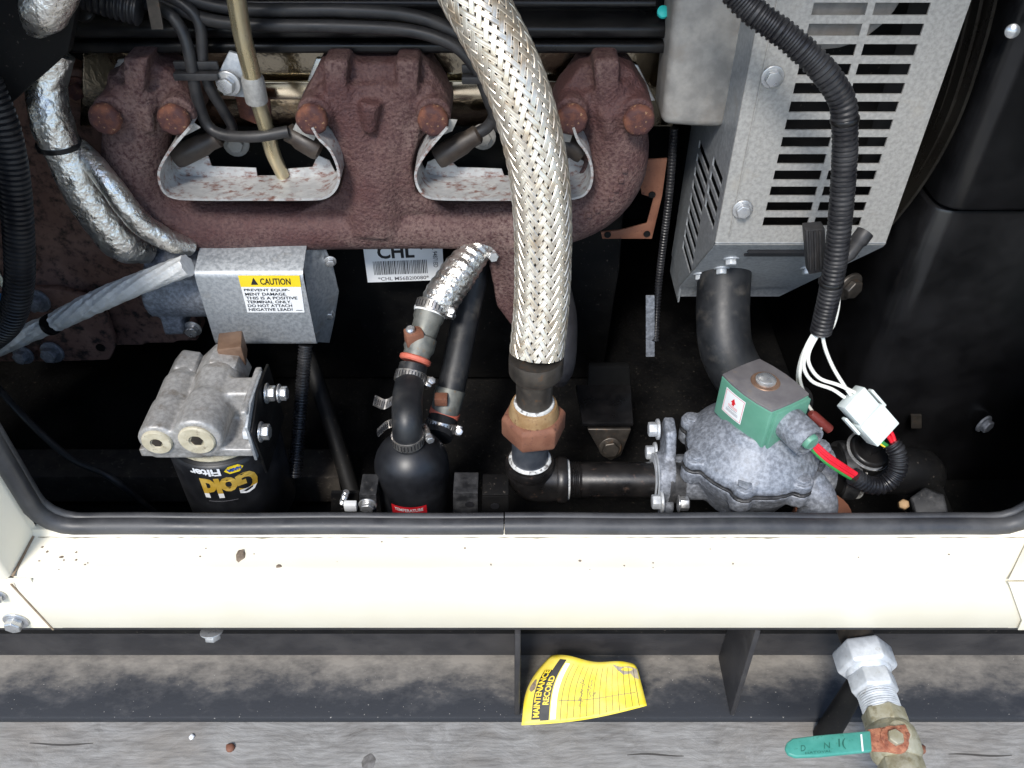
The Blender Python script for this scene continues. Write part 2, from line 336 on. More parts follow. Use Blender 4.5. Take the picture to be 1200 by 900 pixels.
# the timber the set stands on
ZF = -.254                                  # top of the lower beam flange
t = MB(); t.box((0, -.06, ZF - .012 - .07), (2.6, .32, .14))
tb = t.single('timber', woodm, 'weathered grey timber baulk under the black steel beam', 'timber', bevel=.004)
rn = random.Random(5); tb_s = []
for k in range(3):                         # drying cracks along the grain
    q = WZ(rn.uniform(0, 1180), rn.uniform(850, 897), ZF - .0117); L_ = rn.uniform(.015, .075); n = 8; a = []; c = []
    for i in range(n + 1):
        f = i / n; wd_ = .0004 + .0007 * math.sin(math.pi * f); y = q.y + .0012 * math.sin(f * 5 + k) ; a.append((q.x + L_ * f, y - wd_, q.z)); c.append((q.x + L_ * f, y + wd_, q.z))
    b = MB(); b.prism(a + c[::-1], (0, 0, .0001)); b.build('crack', mat('crack_dark', (.06, .055, .05), .95) if k == 0 else MATS['crack_dark'], tb, smooth=0)
# steel beam
beam = thing('steel_beam', 'black steel base beam with dusty lower flange under cream sill', 'beam', (0, -.010, ZF - .012))
b = MB(); b.box((0, .070, (ZF - .084) / 2), (2.4, .008, -ZF - .094)); b.build('web', webm, beam)
b = MB(); b.box((0, .066, ZF - .006), (2.4, .152, .012)); b.build('lower_flange', dustm, beam, bevel=.003)
b = MB(); b.box((0, .075, -.090), (2.4, .140, .008)); b.build('upper_flange', webm, beam, bevel=.001)
def gusset(px, th, top):
    X = W(px, 838, -.008).x
    b = MB(); b.prism([(X, -.007, ZF + .001), (X, .0655, ZF + .001), (X, .0655, -.095), (X, top, -.095)], (th, 0, 0))
    b.build('gusset', webm, beam, bevel=.0012)
gusset(603, .006, .0); gusset(856, .006, .004)
b = MB(); q = W(866, 760, .03); b.tube([q, q + V((.001, -.002, -.015)), q + V((.004, -.004, -.022))], .0016, n=8, step=.003); b.build('cable_clip', zinc, beam)
# cream door frame
fr = thing('door_frame', 'cream painted steel sill and posts around the open service door', 'door frame', (0, 0, -.084))
prof = [(.060, .008), (.0545, .007), (.0535, .003), (.050, 0), (.016, 0), (.0105, -.0006), (.0060, -.0025), (.0025, -.0060), (.0006, -.0105), (0, -.016), (0, -.080), (.002, -.083), (.02, -.084)]
pts = []; ds = []
for y, z in prof:
    xl = -.4735 + (.0105 * (-z / .084) if z < 0 else 0)
    pts.append((xl, y, z)); ds.append((.62 - xl, 0, 0))
b = MB(); b.strip(pts, ds, .0016); b.build('sill', cream, fr, smooth=50)
for s in (-1, 1):
    xe = -.4748 if s < 0 else .522
    b = MB()
    b.strip([(s * .95, .0022, .0005), (xe + s * .003, .0022, .0005), (xe, .0055, .0005), (xe, .054, .0005), (xe - s * .004, .058, .0005)], (0, 0, .8), .0016)
    b.strip([(s * .95, .0022, -.084), (xe - s * .02, .0022, -.084)], (0, 0, .084), .0016)
    b.build('post', cream, fr, smooth=50)
b = MB()
b.prism([WZ(1203, 634, .0018), WZ(1181, 680, .0018), WZ(1290, 680, .0018), WZ(1290, 634, .0018)], (0, 0, .0016))
b.prism([W(1181, 681, -.0022), W(1197, 726, -.0022), W(1192, 737, -.0022), W(1290, 737, -.0022), W(1290, 681, -.0022)], (0, -.0016, 0))
b.build('corner_plate', cream, fr, bevel=.0006)
def hexbolt_mesh(name, r, h, wr, m, wh=.0015):
    b = MB(); b.lathe((0, 0, 0), (0, 0, 1), [(wr, 0), (wr, wh * .7), (wr * .94, wh)], 24)
    b.hexa((0, 0, wh), (0, 0, 1), r, h)
    me = b.mesh(name, V((0, 0, 0)), .0004, 2, 35); me.materials.append(m); return me
HB = {}
def hb(r, h, wr, m, wh=.0015):
    k = (r, h, wr, m.name, wh)
    if k not in HB: HB[k] = hexbolt_mesh('bolt', r, h, wr, m, wh)
    return HB[k]
place(hb(.0085, .008, .0125, zinc, .002), 'bolt', fr, W(19, 727, .0012), (0, -1, 0), 1, .3)
place(hb(.0085, .008, .0115, zinc, .002), 'bolt', fr, W(248, 739, .006), (0, -.4, -1), 1, .1)
place(hb(.006, .005, .008, zinc, .002), 'bolt', fr, W(-2, 697, .0012), (0, -1, 0), 1, .3)
sm = mat('seam_sealant', (.24, .17, .11), .8, 0, (.36, .28, .2), scale=90)
b = MB(); b.strip([(-.4737, .052, .0012), (-.4733, .004, .0012)], (.0022, 0, 0), .0012); b.strip([(-.4742, -.0012, -.004), (-.4636, -.0012, -.083)], (.0016, 0, 0), .0012); b.build('seam', sm, fr)
b = MB(); rn = random.Random(11)
for k in range(26):
    left = k < 10
    q = WZ(rn.uniform(45, 105) if left else rn.uniform(120, 1170), rn.uniform(634, 668), .0009)
    s = rn.uniform(.0005, .0014) * (1.2 if left else .8); n = rn.randint(4, 7); a0 = rn.random() * 6
    b.prism([q + V((math.cos(a0 + 6.283 * i / n) * s * rn.uniform(.6, 1.8), math.sin(a0 + 6.283 * i / n) * s * rn.uniform(.6, 1.4), 0)) for i in range(n)], (0, 0, .0003))
b.build('dirt_specks', dirt, fr, kind='stuff', smooth=0)
b = MB(); a = []; c = []; rn = random.Random(8)
for i in range(161):
    x = -.468 + .985 * i / 160; k = .0006 + .0016 * max(0, mnoise.noise(V((x * 22, 0, 3)))) + .0006 * rn.random(); a.append((x, .0520, .0012)); c.append((x, .0515 - k * 2.2, .0012))
fs_ = [(i, i + 1, 162 + i, 161 + i) for i in range(160)]
b.add(a + c, fs_); b.build('grime_line', mat('grime', (.30, .27, .20), .9, 0, (.45, .41, .32), scale=160), fr, smooth=0)
# rubber bulb seal
sl = thing('rubber_seal', 'black rubber bulb seal along the inner edge of cream sill', 'door seal', (0, .058, .0))
def sealpath(off, x0, x1, dy, dz):
    L = -.4645 + off; Rr = .5115 - off; z0 = .0055 + dz; r = .032; P = []
    for k in range(12): P.append(V((L, .060 + dy, .70 - (.70 - z0 - r) * k / 11)))
    for k in range(1, 7): a = math.pi / 2 * k / 7; P.append(V((L + r - r * math.cos(a), .060 + dy, z0 + r - r * math.sin(a))))
    for k in range(41): P.append(V((L + r + (Rr - L - 2 * r) * k / 40, .060 + dy, z0 + .0006 * math.sin(k * .7))))
    for k in range(1, 7): a = math.pi / 2 * k / 7; P.append(V((Rr - r + r * math.sin(a), .060 + dy, z0 + r - r * math.cos(a))))
    for k in range(12): P.append(V((Rr, .060 + dy, z0 + r + (.70 - z0 - r) * k / 11)))
    return [p for p in P if x0 <= p.x <= x1]
XC = W(590, 615, .058).x
for x0, x1 in ((-1, XC), (XC + .001, 1)):
    q = sealpath(0, x0, x1, 0, 0)
    q2 = sealpath(.004, x0, x1, .0075, .0050)
    if x0 == -1: q.append(V((XC, .060, q[-1].z))); q2.append(V((XC, .0675, q2[-1].z)))
    else: q.insert(0, V((XC + .0012, .060, q[0].z))); q2.insert(0, V((XC + .0014, .0675, q2[0].z)))
    b = MB(); b.tube(q, .0090, n=16, step=.012); b.tube(q2, .0046, n=12, step=.012); b.build('seal_strip', rubber, sl)
# dark steel enclosure around the engine
def struct(name, c, s, m):
    b = MB(); b.box(c, s); tag(b.build(name, m, smooth=0), kind='structure')
struct('enclosure_floor', (-.1, .53, -.205), (1.8, .92, .01), floorm)
struct('enclosure_back_wall', (-.1, 1.0, .30), (1.9, .01, 1.02), blackm)
struct('enclosure_left_wall', (-.98, .53, .30), (.01, .93, 1.02), blackm)
struct('enclosure_right_wall', (.80, .53, .30), (.01, .93, 1.02), shroudm)
struct('enclosure_inner_lip', (0, .068, -.10), (1.2, .006, .20), blackm)
struct('enclosure_roof', (-.09, .48, .815), (1.8, 1.05, .01), cream)
# ------------------------------------------------------------------ engine
Z3 = V((0, 0, 1)); OUT = V((0, -1, 0))
eng = thing('engine_block', 'black painted engine block and cylinder head behind the rusty manifold', 'engine', (-.1, .60, -.19))
b = MB()
b.prism([(-.46, .47, .20), (-.46, .44, .05), (-.46, .46, -.02), (-.46, .50, -.19), (-.46, .80, -.19), (-.46, .80, .42), (-.46, .47, .42)], (.60, 0, 0))
b.build('block', blackm, eng, bevel=.006)
# head face, leaning slightly out over the ports so that it mirrors the sill
b = MB(); a0, a1 = W(95, 52, .392), W(92, 150, .412); c0, c1 = W(785, 52, .392), W(790, 150, .412)
b.prism([a0, c0, c1, a1], (0, .06, .0)); b.build('cylinder_head', gloss, eng, bevel=.004)
b = MB(); a0, a1 = W(240, 96, .388), W(240, 117, .394); c0, c1 = W(662, 96, .388), W(662, 117, .394)
b.prism([a0, c0, c1, a1], (0, .004, 0)); b.build('head_strip', bstrip, eng, bevel=.001)
for x0, x1 in ((100, 215), (236, 352), (525, 560)):      # cast ribs on the head between the ports
    b = MB(); b.prism([W(x0, 43, .384), W(x1, 43, .384), W(x1 - 6, 50, .380), W(x0 + 6, 50, .380)], (0, .03, 0)); b.build('head_rib', gloss, eng, bevel=.002)
vc = thing('valve_cover', 'black ribbed valve cover along the top of engine', 'valve cover', W(430, 20, .42))
b = MB()
zc = W(430, 30, .37).z
xa, xb = W(80, 30, .37).x, W(792, 30, .37).x
b.prism([(xa, .368, zc - .012), (xa, .366, zc - .002), (xa, .374, zc + .004), (xa, .392, zc + .007), (xa, .405, zc + .05), (xa, .46, zc + .09), (xa, .60, zc + .09), (xa, .60, zc - .012)], (xb - xa, 0, 0))
b.build('cover', black, vc, bevel=.003, seg=3)
b = MB(); b.box(((xa + xb) / 2, .372, zc - .020), (xb - xa + .012, .016, .010)); b.build('gasket_rail', black, vc, bevel=.003, seg=3)
b = MB(); b.tube([(xa + .01, .385, zc + .016), (0, .385, zc + .016), (xb - .02, .385, zc + .016)], .0045, n=10, step=.03); b.build('rib', black, vc)
p = W(777, 15, .372); b = MB(); b.lathe(p, (0, -.7, .7), [(.006, 0), (.006, .003), (.004, .0045)], 14); b.build('paint_mark', tealdot, vc)
p = W(410, 1, .400); b = MB(); b.box(p, (.062, .002, .012)); b.build('sticker', paper, vc)
p = W(100, 15, .366); b = MB(); b.lathe(p, (0, -.7, .7), [(.010, 0), (.010, .004), (.006, .007)], 14); b.build('bolt', black, vc)
# bell housing at the left
bh = thing('bell_housing', 'rust brown bell housing at far left behind foil hoses', 'housing', W(80, 420, .43))
b = MB()
b.prism([W(-60, 100, .43), W(60, 88, .43), W(120, 120, .43), W(150, 260, .43), W(225, 330, .43), W(232, 400, .43), W(120, 408, .43), W(-60, 410, .43)], (0, .06, 0))
b.cyl(W(92, 100, .44), W(92, 100, .415), .018); b.cyl(W(70, 330, .44), W(70, 330, .418), .03)
b.cast('casting', brownblock, bh, .004, 3)
b = MB(); b.prism([W(-40, 335, .395), W(70, 340, .395), W(105, 350, .395), W(125, 372, .395), W(136, 405, .395), W(128, 423, .395), W(60, 425, .395), W(-40, 425, .395)], (0, .012, 0)); b.build('mounting_ear', brownblock, bh, bevel=.004)
b = MB(); b.lathe(W(118, 407, .393), OUT, [(.006, 0), (.006, .0015)], 14); b.build('hole_disc', blackm, bh)  # black disc put in for the dark of an open hole
for px, py, r in ((62, 412, .016), (28, 415, .014), (45, 352, .016), (14, 362, .013)):
    place(hb(.011, .010, .016, alu, .004), 'bolt', bh, W(px, py, .392), (-.1, -1, .1), r / .016, px * .1)
place(hb(.009, .009, .014, rustb, .003), 'bolt', bh, W(92, 104, .414), (0, -1, 0), 1, .3)
# ------------------------------------------------------------------ exhaust manifold
Y0 = .36
def w(px, py, Y=Y0): return W(px, py, Y)
mf = thing('exhaust_manifold', 'rusty cast iron exhaust manifold with three ports bolted to engine', 'manifold', w(440, 285))
b = MB()
b.tube([w(165, 92), w(163, 140), w(160, 180), w(164, 212), w(186, 240), w(228, 258), w(300, 264), w(450, 264)], [.030, .033, .035, .034, .032, .0285, .027, .027], n=20, step=.012)
b.tube([w(430, 264), w(560, 262), w(640, 256), w(690, 236), w(716, 204), w(722, 170), w(716, 135), w(708, 92)], [.027, .027, .028, .031, .034, .036, .034, .030], n=20, step=.012)
b.prism([w(114, 132, .345), w(122, 112, .345), w(140, 76, .352), w(172, 70, .352), w(200, 84, .352), w(222, 112, .345), w(222, 140, .345), w(205, 156, .345), w(126, 156, .345)], (0, .045, 0))
b.prism([w(352, 132, .345), w(356, 112, .345), w(374, 74, .352), w(500, 74, .352), w(522, 108, .345), w(528, 138, .345), w(510, 158, .345), w(365, 158, .345)], (0, .045, 0))
b.prism([w(650, 138, .345), w(654, 112, .345), w(680, 78, .352), w(716, 70, .352), w(742, 82, .352), w(764, 118, .345), w(766, 140, .345), w(750, 158, .345), w(660, 158, .345)], (0, .045, 0))
b.tube([w(400, 95), w(420, 150), w(436, 205), w(438, 262)], [.030, .030, .033, .034], n=18, step=.012)
b.tube([w(478, 95), w(464, 150), w(446, 205), w(445, 262)], [.030, .030, .033, .034], n=18, step=.012)
b.prism([w(372, 100, .338), w(508, 100, .338), w(494, 150, .332), w(482, 196, .332), w(488, 228, .335), w(530, 250, .34), w(350, 250, .34), w(396, 228, .335), w(404, 196, .332), w(386, 150, .332)], (0, .045, 0))
for px, py, ww, hh in ((157, 84, 30, 30), (393, 88, 30, 34), (477, 88, 30, 34), (711, 86, 32, 32)):
    b.prism([w(px - ww / 2, py - hh / 2, .332), w(px + ww / 2, py - hh / 2, .332), w(px + ww / 2 - 3, py + hh / 2 + 6, .330), w(px - ww / 2 + 3, py + hh / 2 + 6, .330)], (0, .04, 0))
b.tube([w(434, 118, .330), w(434, 155, .330)], [.012, .006], n=12)
b.tube([w(172, 130, .334), w(176, 155, .33)], [.008, .005], n=10); b.tube([w(712, 130, .334), w(714, 160, .33)], [.012, .006], n=10)
BOLTS = [(125, 137), (205, 138), (366, 138), (508, 139), (670, 138), (748, 139)]
for px, py in BOLTS:
    q = w(px, py, .316); b.cyl(V((q.x, .38, q.z)), V((q.x, .324, q.z)), .0170, n=18)
# outlet turned down behind the braided hose
b.tube([w(600, 262), w(606, 300, .37), w(612, 345, .37)], [.034, .034, .030], n=20, step=.012)
b.prism([w(572, 310, .345), w(612, 296, .345), w(660, 300, .345), w(668, 360, .345), w(640, 385, .345), w(600, 384, .345), w(582, 360, .345), w(578, 335, .345)], (0, .045, 0))
b.cast('casting', rust, mf, .0032, 4)
bb = MB(); bb.lathe((0, 0, 0), (0, 0, 1), [(.0152, 0), (.0156, .002), (.0150, .007), (.0128, .0095), (.0100, .0100)], 22)
bb.v = [p + V((mnoise.noise(p * 160), mnoise.noise(p * 160 + V((9, 0, 0))), .4 * mnoise.noise(p * 190))) * .0011 for p in bb.v]
bolt_me = bb.mesh('bolt', V((0, 0, 0)), 0, 1, 50); bolt_me.materials.append(rustb)
for i, (px, py) in enumerate(BOLTS):
    q = w(px, py, .319); place(bolt_me, 'bolt', mf, q, (.05 * (i % 3 - 1), -1, -.05), 1, i * .4)
for pl in ([(112, 130), (138, 70), (172, 65), (204, 78), (226, 110)], [(348, 128), (370, 69), (505, 69), (530, 110)], [(648, 130), (676, 72), (716, 65), (748, 77), (768, 118)]):
    b = MB(); b.prism([w(x, y, .3905) for x, y in pl], (0, .0025, 0)); b.build('gasket', zinc, mf, bevel=.0006)
for k, (px, py) in enumerate([(716, 232), (722, 222), (728, 211), (732, 199), (700, 246), (690, 252)]):    # worn cast characters
    b = MB(); q = w(px, py, .324); b.box(q, (.006, .004, .006)); b.build('cast_mark', rust, mf, bevel=.0012)
gk = thing('rusty_plate', 'thin rust orange flange plate right of the manifold', 'plate', w(740, 282, .40))
for pl in ([(738, 188), (782, 186), (776, 230), (764, 280), (706, 280), (704, 272), (726, 270), (758, 262), (766, 232), (752, 228), (748, 206)],):
    b = MB(); b.prism([w(x, y, .40) for x, y in pl], (0, .003, 0)); b.build('plate', orust if False else rustnut, gk, bevel=.0006)
for px, py in ((764, 228), (758, 274), (712, 275)):
    b = MB(); b.lathe(w(px, py, .399), OUT, [(.0042, 0), (.0042, .0008)], 12); b.build('hole', blackm, gk)
ep = thing('exhaust_pipe', 'scorched grey brown exhaust elbow behind braided hose', 'pipe', w(655, 455, .33))
b = MB(); b.tube([w(640, 330, .37), w(652, 380, .35), w(656, 425, .32), w(655, 444, .33)], [.028, .027, .021, .012], n=20)
b.build('elbow', mat('scorched_pipe', (.085, .07, .066), .6, .3, (.13, .11, .10), scale=40, bump=.3, bscale=200), ep)
# ------------------------------------------------------------------ spark plug heat shields
def shield(front, notch, tabs, label, back):
    t = thing('heat_shield', label, 'heat shield', w(front[len(front) // 2][0], 233, .31), 'spark plug heat shields')
    P = []; D = []
    for px, py in front:
        q = w(px, py, .308); P.append(q); D.append(V((0, .045, .004)))
    # smooth all but the notch
    Q = crom(P, 70); n = len(Q); D2 = []; Q2 = []
    xa, xb = w(notch[0], 220, .34).x, w(notch[1], 220, .34).x
    for i, q in enumerate(Q):
        tz = (q.z - min(p.z for p in Q)); inn = xa < q.x < xb and tz < .004
        d = V((0, .046, .002)); inn = False
        if i and inn != last: Q2.append(q - (q - Q[i - 1]) * .02); D2.append(V((0, .068 if inn else .043, .003)))
        Q2.append(q); D2.append(d); last = inn
    b = MB(); b.strip(Q2, D2, .0026); b.build('channel', galvr, t, smooth=50)
    bp_ = [w(x, y, .352) for x, y in back]; b = MB(); b.prism(bp_, (0, .0016, 0)); b.build('back_plate', galvr, t, bevel=.0004)
    for pl in tabs:
        b = MB(); b.prism([w(x, y, .322) for x, y in pl], (0, .0016, .0004)); b.build('tab', galvw, t, bevel=.0004)
    return t
SH1 = [(222, 150), (208, 166), (194, 184), (186, 203), (190, 222), (204, 232), (240, 234), (300, 234), (350, 234), (380, 232), (394, 220), (397, 202), (388, 178), (374, 163), (366, 150)]
SH2 = [(524, 150), (510, 166), (496, 184), (487, 203), (491, 222), (504, 232), (540, 234), (590, 234), (640, 234), (676, 232), (690, 222), (694, 202), (688, 180), (678, 166), (672, 150)]
shield(SH1, (300, 336), [[(206, 152), (222, 141), (235, 150), (214, 161)], [(343, 152), (349, 140), (374, 152), (368, 165)]], 'grey rust stained heat shield between left and middle manifold ports', [(192, 214), (200, 190), (222, 180), (244, 183), (248, 195), (300, 197), (302, 209), (334, 209), (337, 198), (366, 196), (372, 182), (386, 188), (394, 204), (388, 216)])
shield(SH2, (590, 616), [[(508, 156), (524, 140), (536, 141), (530, 154), (512, 161)], [(658, 156), (673, 152), (668, 167), (660, 166)]], 'grey heat shield half hidden behind the braided hose', [(493, 214), (501, 190), (523, 180), (530, 190), (536, 196), (588, 198), (592, 209), (618, 209), (620, 198), (650, 196), (672, 182), (686, 190), (692, 204), (688, 216)])
# ------------------------------------------------------------------ ignition leads
ig = [
 ('lower ignition lead ending at the left boot of left shield', [(170, 3, .36), (200, 18, .345), (216, 42, .34), (224, 75, .335), (230, 110, .335), (242, 145, .34), (262, 158, .335), (300, 160, .33), (338, 154, .335)], .0058),
 ('ignition lead dropping through the comb beside the dipstick tube', [(180, -12, .36), (215, 5, .352), (234, 28, .347), (238, 75, .342), (246, 103, .342), (262, 130, .35), (272, 152, .36), (250, 166, .35)], .0055),
 ('upper ignition lead looping over middle port towards the braided hose', [(150, -30, .37), (260, 8, .355), (400, 12, .35), (480, 18, .35), (530, 36, .345), (562, 62, .34), (575, 92, .338), (580, 130, .342), (572, 148, .345), (556, 158, .345)], .0062),
 ('second ignition lead running along the valve cover above middle port', [(180, -4, .365), (240, 22, .35), (300, 29, .345), (400, 31, .343), (480, 36, .343), (530, 52, .338), (555, 76, .334), (566, 98, .335), (576, 125, .338), (590, 152, .35), (640, 160, .36), (668, 160, .355)], .006)]
for lab, P, r in ig:
    b = MB(); b.tube([W(*p) for p in P], r, n=12, step=.005); b.single('ignition_lead', wirem, lab, 'ignition lead', 'ignition leads')
for lab, p0, p1 in (('brown plug boot at the left end of left shield', (206, 185, .338), (258, 160, .345)), ('brown plug boot at the right end of left shield', (375, 176, .338), (336, 154, .345)),
                    ('brown plug boot beside the middle manifold port', (512, 186, .338), (562, 156, .345)), ('plug boot peeking out right of braided hose', (684, 180, .338), (655, 160, .345))):
    b = MB(); A, B = W(*p0), W(*p1); L = (B - A).length
    b.lathe(A, B - A, [(.0105, 0), (.0118, .004), (.0115, L * .6), (.0095, L * .75), (.0098, L * .95), (.007, L)], 18); b.single('plug_boot', boot, lab, 'plug boot', 'spark plug boots')
for lab, cx, cy, ww in (('dark grey lead comb left of the dipstick tube', 231, 88, 48), ('dark grey lead comb beside the braided hose', 565, 92, 44)):
    b = MB(); q = W(cx, cy, .333); b.box(q, (ww * .00088, .012, .007)); b.box(q + V((0, .004, .008)), (ww * .00088, .004, .008)); b.single('lead_comb', wirem, lab, 'lead comb', 'lead combs', bevel=.001)
def corr(pitch, amp): return lambda s, th, p: amp * (1 if (s / pitch) % 1 < .58 else -1)
b = MB(); b.tube([W(100, -8, .345), W(130, 2, .345), W(165, 12, .345)], .0135, n=18, step=.0014, rfun=corr(.0056, .0011)); b.single('corrugated_conduit', loom, 'short black corrugated conduit at the top left over valve cover', 'conduit')
b = MB(); b.strip([W(170, -10, .33), W(178, 34, .33)], (.011, 0, 0), .002); b.single('cable_strap', steeld, 'dull metal strap hanging over valve cover edge at top left', 'strap')
for lab, px, py in (('pale plug washer behind the leads of left shield', 277, 168), ('pale plug washer beside the boot left of braided hose', 566, 160)):
    b = MB(); q = W(px, py, .385); b.lathe(q, (.1, -1, .2), [(.014, 0), (.014, .002), (.010, .003)], 20); b.hexa(q + V((0, -.003, 0)), (.1, -1, .2), .009, .006); b.single('spark_plug_washer', aludust, lab, 'washer', 'spark plug washers', bevel=.0005)
# ------------------------------------------------------------------ dipstick tube
dp = thing('dipstick_tube', 'yellow zinc dipstick tube running down past the left shield', 'dipstick tube', W(332, 206, .35))
b = MB(); b.tube([W(270, -45, .295), W(284, 40, .315), W(296, 90, .325)], .0085, n=16); b.build('upper_tube', yzinc, dp)
A, B = W(295, 88, .325), W(301, 118, .33); b = MB(); b.lathe(A, B - A, [(.009, 0), (.0108, .004), (.0108, (B - A).length)], 18); b.build('collar', galvw, dp)
b = MB(); b.tube([W(301, 115, .33), W(312, 150, .338), W(320, 180, .345), W(332, 206, .352)], [.0075, .0078, .0078, .0070], n=16); b.build('lower_tube', yzinc, dp)
b = MB(); b.prism([W(256, 85, .338), W(268, 60, .345), W(290, 66, .342), W(303, 92, .336), (W(302, 116, .336)), W(262, 112, .336)], (0, .004, 0)); b.build('bracket', galv, dp, bevel=.001)
place(hb(.0085, .008, .0125, zinc, .003), 'bolt', dp, W(268, 97, .334), (-.1, -1, 0), 1, .2)
p = W(294, 134, .37); b = MB(); b.prism([W(275, 112, .38), W(316, 116, .38), W(318, 140, .38), W(300, 146, .38), (W(281, 138, .38))], (0, .004, 0)); o = b.build('rusty_tab', rustb, dp, bevel=.001)
# ------------------------------------------------------------------ lettering
def textpts(body, size=1, off=0, space=1, align='CENTER', shear=0):
    cu = bpy.data.curves.new('t', 'FONT'); cu.body = body; cu.size = size; cu.offset = off; cu.space_character = space
    cu.align_x = align; cu.align_y = 'CENTER'; cu.resolution_u = 3; cu.shear = shear; cu.fill_mode = 'FRONT'
    o = bpy.data.objects.new('t', cu); col.objects.link(o)
    dg = bpy.context.evaluated_depsgraph_get(); dg.update()
    me = bpy.data.meshes.new_from_object(o.evaluated_get(dg))
    vs = [(v.co.x, v.co.y) for v in me.vertices]; fs = [tuple(p.vertices) for p in me.polygons]
    bpy.data.objects.remove(o); bpy.data.curves.remove(cu); bpy.data.meshes.remove(me)
    return vs, fs
def fit(vs, u0, v0, u1, v1):
    """stretch the letters into the box u0..u1, v0..v1"""
    xs = [p[0] for p in vs]; ys = [p[1] for p in vs]; a, b, c, d = min(xs), max(xs), min(ys), max(ys)
    return [(u0 + (x - a) / (b - a) * (u1 - u0), v0 + (y - c) / (d - c) * (v1 - v0)) for x, y in vs]
def flat(name, m, parent, surf, vs, fs):
    b = MB(); b.add([surf(u, v) for u, v in vs], fs)
    me = bpy.data.meshes.new(name); org = ORG[parent]
    me.from_pydata([p - org for p in b.v], [], b.f); me.update(); me.materials.append(m)
    o = bpy.data.objects.new(name, me); col.objects.link(o); o.parent = parent; ORG[o] = org
    return o
def quad(u0, v0, u1, v1, n=1):
    vs = []; fs = []
    for i in range(n + 1): vs += [(u0 + (u1 - u0) * i / n, v0), (u0 + (u1 - u0) * i / n, v1)]
    for i in range(n): fs.append((2 * i, 2 * i + 2, 2 * i + 3, 2 * i + 1))
    return vs, fs
def bilin(A, B, C, D, lift):
    """u along A>B, v along A>D ; lifted off the surface"""
    nrm = (B - A).cross(D - A).normalized() * lift
    return lambda u, v: (A * (1 - u) + B * u) * (1 - v) + (D * (1 - u) + C * u) * v + nrm
def printed(parent, surf, body, u0, v0, u1, v1, m, name='lettering', off=0, shear=0):
    vs, fs = textpts(body, 1, off, 1, 'LEFT', shear); return flat(name, m, parent, surf, fit(vs, u0, v0, u1, v1), fs)
# ------------------------------------------------------------------ left: foil hoses and conduit
def crinkle(a, k, seed):
    return lambda s, th, p: a * (abs(mnoise.noise(V((p.x * k + seed, p.y * k + math.cos(th) * 1.3, p.z * k + math.sin(th) * 1.3)))) * 2 - .5) + a * .5 * mnoise.noise(V((p.x * k * 3 + math.cos(th) * 4, p.y * k * 3, p.z * k * 3 + math.sin(th) * 4 + seed)))
b = MB(); b.prism([W(-90, -70, .30), W(95, -70, .30), W(88, 20, .30), W(80, 62, .30), W(0, 133, .30), W(-90, 185, .30)], (0, .012, 0))
b.single('sheet_metal_guard', blackm, 'plain black sheet guard filling the top left corner', 'guard', bevel=.002)
b = MB(); b.tube([W(78, -40, .285), W(60, -5, .28), W(50, 14, .278), W(40, 34, .285)], [.02, .02, .019, .009], n=28, step=.0025, rfun=crinkle(.0009, 60, 3)); b.single('foil_hose', foil, 'foil wrapped hose end at top left over black sheet guard', 'hose', 'foil wrapped hoses')
h1 = thing('foil_hose', 'thick shiny foil wrapped hose bending down left of manifold', 'hose', W(110, 300, .33), 'foil wrapped hoses')
b = MB(); b.tube([W(66, 60, .345), W(54, 100, .335), W(60, 140, .325), (W(72, 172, .322)), W(94, 215, .320), W(120, 255, .320), W(146, 284, .325), W(176, 294, .34)], [.017, .0185, .0195, .019, .021, .0225, .023, .014], n=40, step=.0022, rfun=crinkle(.0011, 45, 1)); b.build('foil', foil, h1)
b = MB(); b.tube([W(56, 158, .318), W(66, 162, .3235), W(82, 163, .327)], .001, n=6); q = W(67, 163, .3225); b.lathe(q - V((.0, .0, .003)), W(72, 178, .322) - q, [(.0215, 0), (.0215, .005)], 28); b.build('cable_tie', black, h1)
h2 = thing('foil_hose', 'thin foil wrapped hose running beside manifold to starter', 'hose', W(190, 290, .34), 'foil wrapped hoses')
b = MB(); b.tube([W(90, 172, .33), W(108, 190, .318), W(128, 215, .308), W(150, 245, .305), W(172, 267, .308), W(198, 282, .315), W(224, 289, .33)], [.010, .0115, .012, .0125, .0125, .012, .010], n=30, step=.0022, rfun=crinkle(.0009, 60, 5)); b.build('foil', foil, h2)
h3 = thing('foil_sleeve', 'straight silver woven sleeve running from left edge to starter', 'hose', W(60, 392, .31), 'foil wrapped hoses')
rib = lambda s, th, p: .0008 * math.sin(th * 9 + s * 160) * (1 if math.sin(th) > -.2 else .3) + .0009 * mnoise.noise(p * 120)
b = MB(); b.tube([W(66, 377, .315), W(100, 360, .31), W(140, 342, .305), W(180, 326, .30), W(220, 311, .30)], [.0115, .0125, .0125, .012, .0115], n=40, step=.002, rfun=rib); b.build('sleeve', foilw, h3)
b = MB(); b.tube([W(-20, 415, .32), W(20, 396, .32), W(60, 380, .317)], [.012, .012, .0112], n=40, step=.002, rfun=rib); b.build('sleeve', foilw, h3)
A, B = W(58, 381, .317), W(66, 377, .315); b = MB(); b.lathe(A, B - A, [(.0128, 0), (.0128, .006)], 24); b.build('cable_tie', black, h3)
b = MB(); b.tube([W(-18, 95, .27), W(4, 150, .265), W(16, 210, .26), W(22, 280, .255), W(22, 335, .255), W(10, 378, .26), W(-20, 405, .27)], .0135, n=20, step=.0013, rfun=corr(.0052, .0011)); b.single('corrugated_conduit', loom, 'thick black corrugated conduit curving down the left edge', 'conduit')
b = MB(); b.tube([W(-15, 440, .30), W(30, 490, .25), W(80, 535, .22), W(130, 560, .2), W(180, 600, .2)], .0042, n=10); b.single('loose_cable', hosem, 'thin black cable sagging in the dark left corner', 'cable')
cn = thing('connector', 'small blue plug with a pale yellow lead at left edge', 'connector', W(4, 352, .33))
